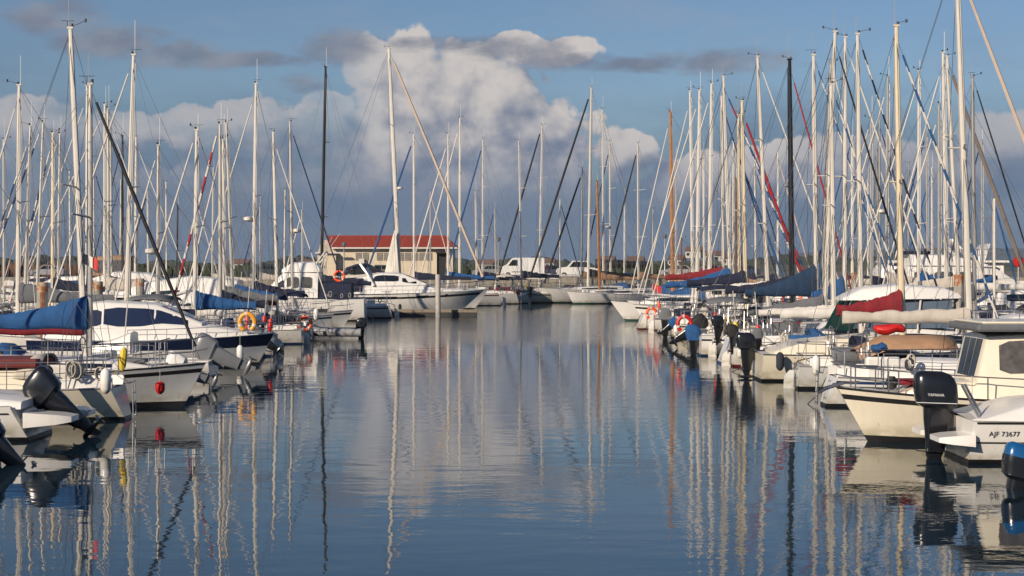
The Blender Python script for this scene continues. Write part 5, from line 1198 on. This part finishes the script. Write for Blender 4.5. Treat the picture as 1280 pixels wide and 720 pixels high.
# far masts filling the background rows
far = [(35, 240, 150, 0), (88, 215, 140, 1), (118, 205, 150, 1), (185, 235, 150, 0), (208, 228, 160, 1), (265, 210, 140, 0), (325, 255, 160, 0), (355, 238, 165, 1), (378, 262, 150, 0),
       (538, 240, 168, 1), (620, 262, 172, 0), (700, 250, 172, 1), (780, 248, 171, 0), (815, 262, 170, 1), (845, 200, 160, 0), (880, 190, 150, 0), (912, 232, 160, 0), (945, 205, 150, 1),
       (972, 190, 140, 1), (1065, 170, 125, 0), (1098, 190, 130, 1), (1135, 205, 150, 1), (1160, 165, 125, 0), (1228, 175, 110, 0), (1243, 250, 90, 1),
       (5, 175, 100, 0), (1100, 150, 112, 1), (1165, 210, 140, 0), (1085, 225, 150, 0), (245, 240, 165, 1), (150, 225, 168, 0)]
for i, (px, yt, D, s_) in enumerate(far):
    sb('distant sailing boat showing mostly its thin pale mast among the crowd of masts', px, px + rnd.uniform(-2, 2), yt, D, 1 if s_ else -1, .28, rnd.choice(['white', 'white', 'navy', None, 'blue', 'beige']), rnd.choice('aaww'), rnd.choice('wwwg'), rnd.choice('kbr'),
       rnd.choice(['navy', 'blue', 'white', 'beige', None]), 2.2, wins='ports', L=rnd.uniform(7.5, 9.5), lod=0, group='distant sailing boats in the background rows', srad=.06)

# ------------------------------------------------------------------ inflatable tender, lifebuoys, fenders, flag, marker
r = thing('inflatable_dinghy', 'grey inflatable dinghy with small black outboard at the stern of the left row', 'dinghy', (X(418, 80), 80, 0), math.pi)
m = MB(); m.tube([(-1.25, -.55, .28), (.5, -.55, .30), (1.1, -.38, .40), (1.4, 0, .46), (1.1, .38, .40), (.5, .55, .30), (-1.25, .55, .28)], .19, 10); m.build('inflatable_tube', tubeg, r, True)
m = MB(); m.box(-1.1, .9, -.4, .4, .12, .2); m.box(-1.05, -.98, -.38, .38, .2, .52); m.build('floor_and_transom', obg, r)
m = MB(); m.box(-.2, .05, -.5, .5, .42, .46); m.build('thwart', planks, r)
outboard(r, -1.05, 0, .42, .75, 0, obk, obk)
def lifebuoy(px, py, D, m_, lb, horseshoe=True, rad=.24, dz=0, yawd=0):
    o = MB(); a0, a1 = (R(-60), R(240)) if horseshoe else (0, 2 * math.pi)
    n = 18; pts = [(rad * math.cos(a0 + (a1 - a0) * i / n), 0, rad * (1.15 if horseshoe else 1) * math.sin(a0 + (a1 - a0) * i / n)) for i in range(n + 1)]
    t = thing('lifebuoy', lb, 'lifebuoy', (X(px, D), D, Z(py, D)), R(yawd), 'lifebuoys hanging on stern rails')
    o.tube(pts, .075, 8); o.build('foam_ring', m_, t, True)
    for f in (.15, .5, .85):
        b = MB(); p = Vector(pts[int(n * f)]); q = Vector(pts[int(n * f) + 1]); b.tube([p, q], .079, 8); b.build('reflective_band', alumw, t, True)
    return t
lifebuoy(309, 403, 57.0, yelor, 'yellow orange horseshoe lifebuoy above the navy cruiser bow')
lifebuoy(381, 404.5, 76, orange, 'red orange round lifebuoy near the grey dinghy', False, .27)
lifebuoy(424, 345, 106, orange, 'small orange lifebuoy on the flybridge of the white cruiser', False, .30)
lifebuoy(814.5, 392, 90, orange, 'orange horseshoe lifebuoy nearest the channel on the right row')
lifebuoy(855.5, 405, 68.5, red, 'red horseshoe lifebuoy beside the black motor cover', True, .26)
lifebuoy(903, 404, 66, red, 'narrow red horseshoe lifebuoy left of the yellow one', True, .18, yawd=60)
lifebuoy(908.5, 407, 64.5, yellow, 'yellow horseshoe lifebuoy on the right row', True, .20, yawd=40)
def bag(px, py, D, m_, lb):
    o = MB(); o.loft([[Vector((x, r_ * math.cos(a), r_ * math.sin(a) * .7 + .05 * math.sin(x * 9))) for a in [j * math.pi / 5 for j in range(10)]] for x, r_ in ((-.42, .05), (-.33, .17), (-.1, .22), (.15, .2), (.35, .15), (.42, .04))])
    t = o.build('kit_bag', m_, None, True, (X(px, D), D, Z(py, D))); tag(t, lb, 'bag', None); return t
bag(1112, 411, 46.0, red, 'bright red bag on deck below the beige sail cover')
bag(1099, 435, 43.6, C_BLUE, 'small blue bag right of the tan awning') .scale = (.5, .8, .8)
def fender(x, y, z, m_, lb, s=1.0):
    t = thing('fender', lb, 'fender', (x, y, z), 0, 'fenders hanging beside hulls')
    o = MB(); o.tube([(0, 0, 0), (0, 0, .04), (0, 0, .1), (0, 0, .42 * s), (0, 0, .48 * s), (0, 0, .52 * s)], [.03, .08, .11, .11, .08, .03], 10); o.build('fender_body', m_, t, True)
    o = MB(); o.tube([(0, 0, .52 * s), (0, 0, 1.0 * s)], .008, 4); o.build('fender_rope', rope, t)
FN = [(1020, 455, 45.2, gel, 'white fender hanging by the stern of the grey white sloop'), (975, 450, 49.0, ropeb, 'dark fender on the motor sailer side'), (925, 436, 54, gel, 'white fender beside the small launch stern'),
      (300, 440, 56.0, gel, 'white fender on the navy cruiser side'), (255, 448, 56.1, C_BLUE, 'blue fender on the navy cruiser side'), (395, 392, 75.5, gel, 'white round fender near the grey dinghy'), (500, 384, 118.6, ropeb, 'dark fender on the long motor yacht side'),
      (470, 384, 118.5, gel, 'white fender at the aft side of the long motor yacht'), (1215, 520, 30.8, gel, 'white fender between the cream boat and the registration boat'), (60, 470, 35.8, ropeb, 'dark fender beside the cream stained sloop'),
      (820, 397, 90.8, red, 'red fender at the end of the right row'), (132, 474, 35.9, gel, 'white fender behind the tilted black outboard'), (845, 412, 76, gel, 'white fender behind the black motor cover'), (200, 476, 39.4, red, 'small red fender on the grey white bow')]
for px, py, D, m_, lb in FN: fender(X(px, D), D, Z(py, D) - .3, m_, lb, .55 if 'small' in lb else 1.0)
# small tricolour flag on the blue cover sloop
fl = thing('tricolour_flag', 'small blue white and red flag flying beside the mast at left', 'flag', (X(110.5, 40.3), 40.3, Z(330, 40.3)))
for i, mm_ in enumerate((C_NAVY, C_WHITE, red)):
    m = MB(); m.loft([[Vector((-.14 + .12 * i + .012 * j * 10 * .333, .02 * math.sin(i + j), .26 - .05 * i - .02 * j)), Vector((-.14 + .12 * i + .12 * j * .333, .02 * math.sin(i + j + .6), .02 - .06 * i - .02 * j))] for j in range(4)], closed=False); m.build('flag_band', mm_, fl, True)
m = MB(); m.tube([(-.15, 0, -.5), (-.15, 0, .45)], .006, 4); m.build('halyard', wire, fl)
fl = thing('red_ensign_flag', 'tiny red flag on a stern rail in front of the far quay boats', 'flag', (X(815, 100), 100, 1.4))
m = MB(); m.loft([[Vector((.05 + .12 * j, .03 * math.sin(j), .9 - .04 * j)), Vector((.05 + .12 * j, .03 * math.sin(j + 1), .55 - .06 * j))] for j in range(5)], closed=False); m.build('flag_cloth', red, fl, True)
m = MB(); m.tube([(0, 0, -.3), (.05, 0, .95)], .015, 5); m.build('flag_staff', alumw, fl)
mk = thing('round_marker', 'round red marker disc on a pole at the right edge', 'marker', (X(1273, 90), 90, 0))
m = MB(); m.tube([(0, 0, 0), (0, 0, Z(333, 90))], .03, 6); m.build('pole', alumw, mk)
m = MB(); m.tube([(0, -.05, Z(327, 90)), (0, .05, Z(327, 90))], .27, 18); m.build('marker_disc', red, mk)
pl_ = thing('white_pole', 'thin white pole standing right of the thick frame-high mast', 'pole', (X(1243, 47), 47, .9))
m = MB(); m.tube([(0, 0, 0), (0, 0, Z(248, 47) - .9)], [.035, .03], 8); m.build('shaft', alumw, pl_)
m = MB(); m.box(-.12, .12, -.12, .12, -.1, 0, ch=.02); m.build('foot', steel, pl_)

# ------------------------------------------------------------------ air: far things fade a little to blue
hz = MB(); hz.box(-900, 900, -40, 2400, -1.2, 60)
hm = bpy.data.materials.new('haze'); hm.use_nodes = True; hn = hm.node_tree; hn.nodes.remove(hn.nodes['Principled BSDF'])
hv = hn.nodes.new('ShaderNodeVolumePrincipled'); hv.inputs['Color'].default_value = (.80, .88, 1, 1); hv.inputs['Density'].default_value = .00010; hv.inputs['Anisotropy'].default_value = .0
hn.links.new(hv.outputs[0], hn.nodes['Material Output'].inputs['Volume'])
tag(hz.build('haze', hm), kind='stuff')
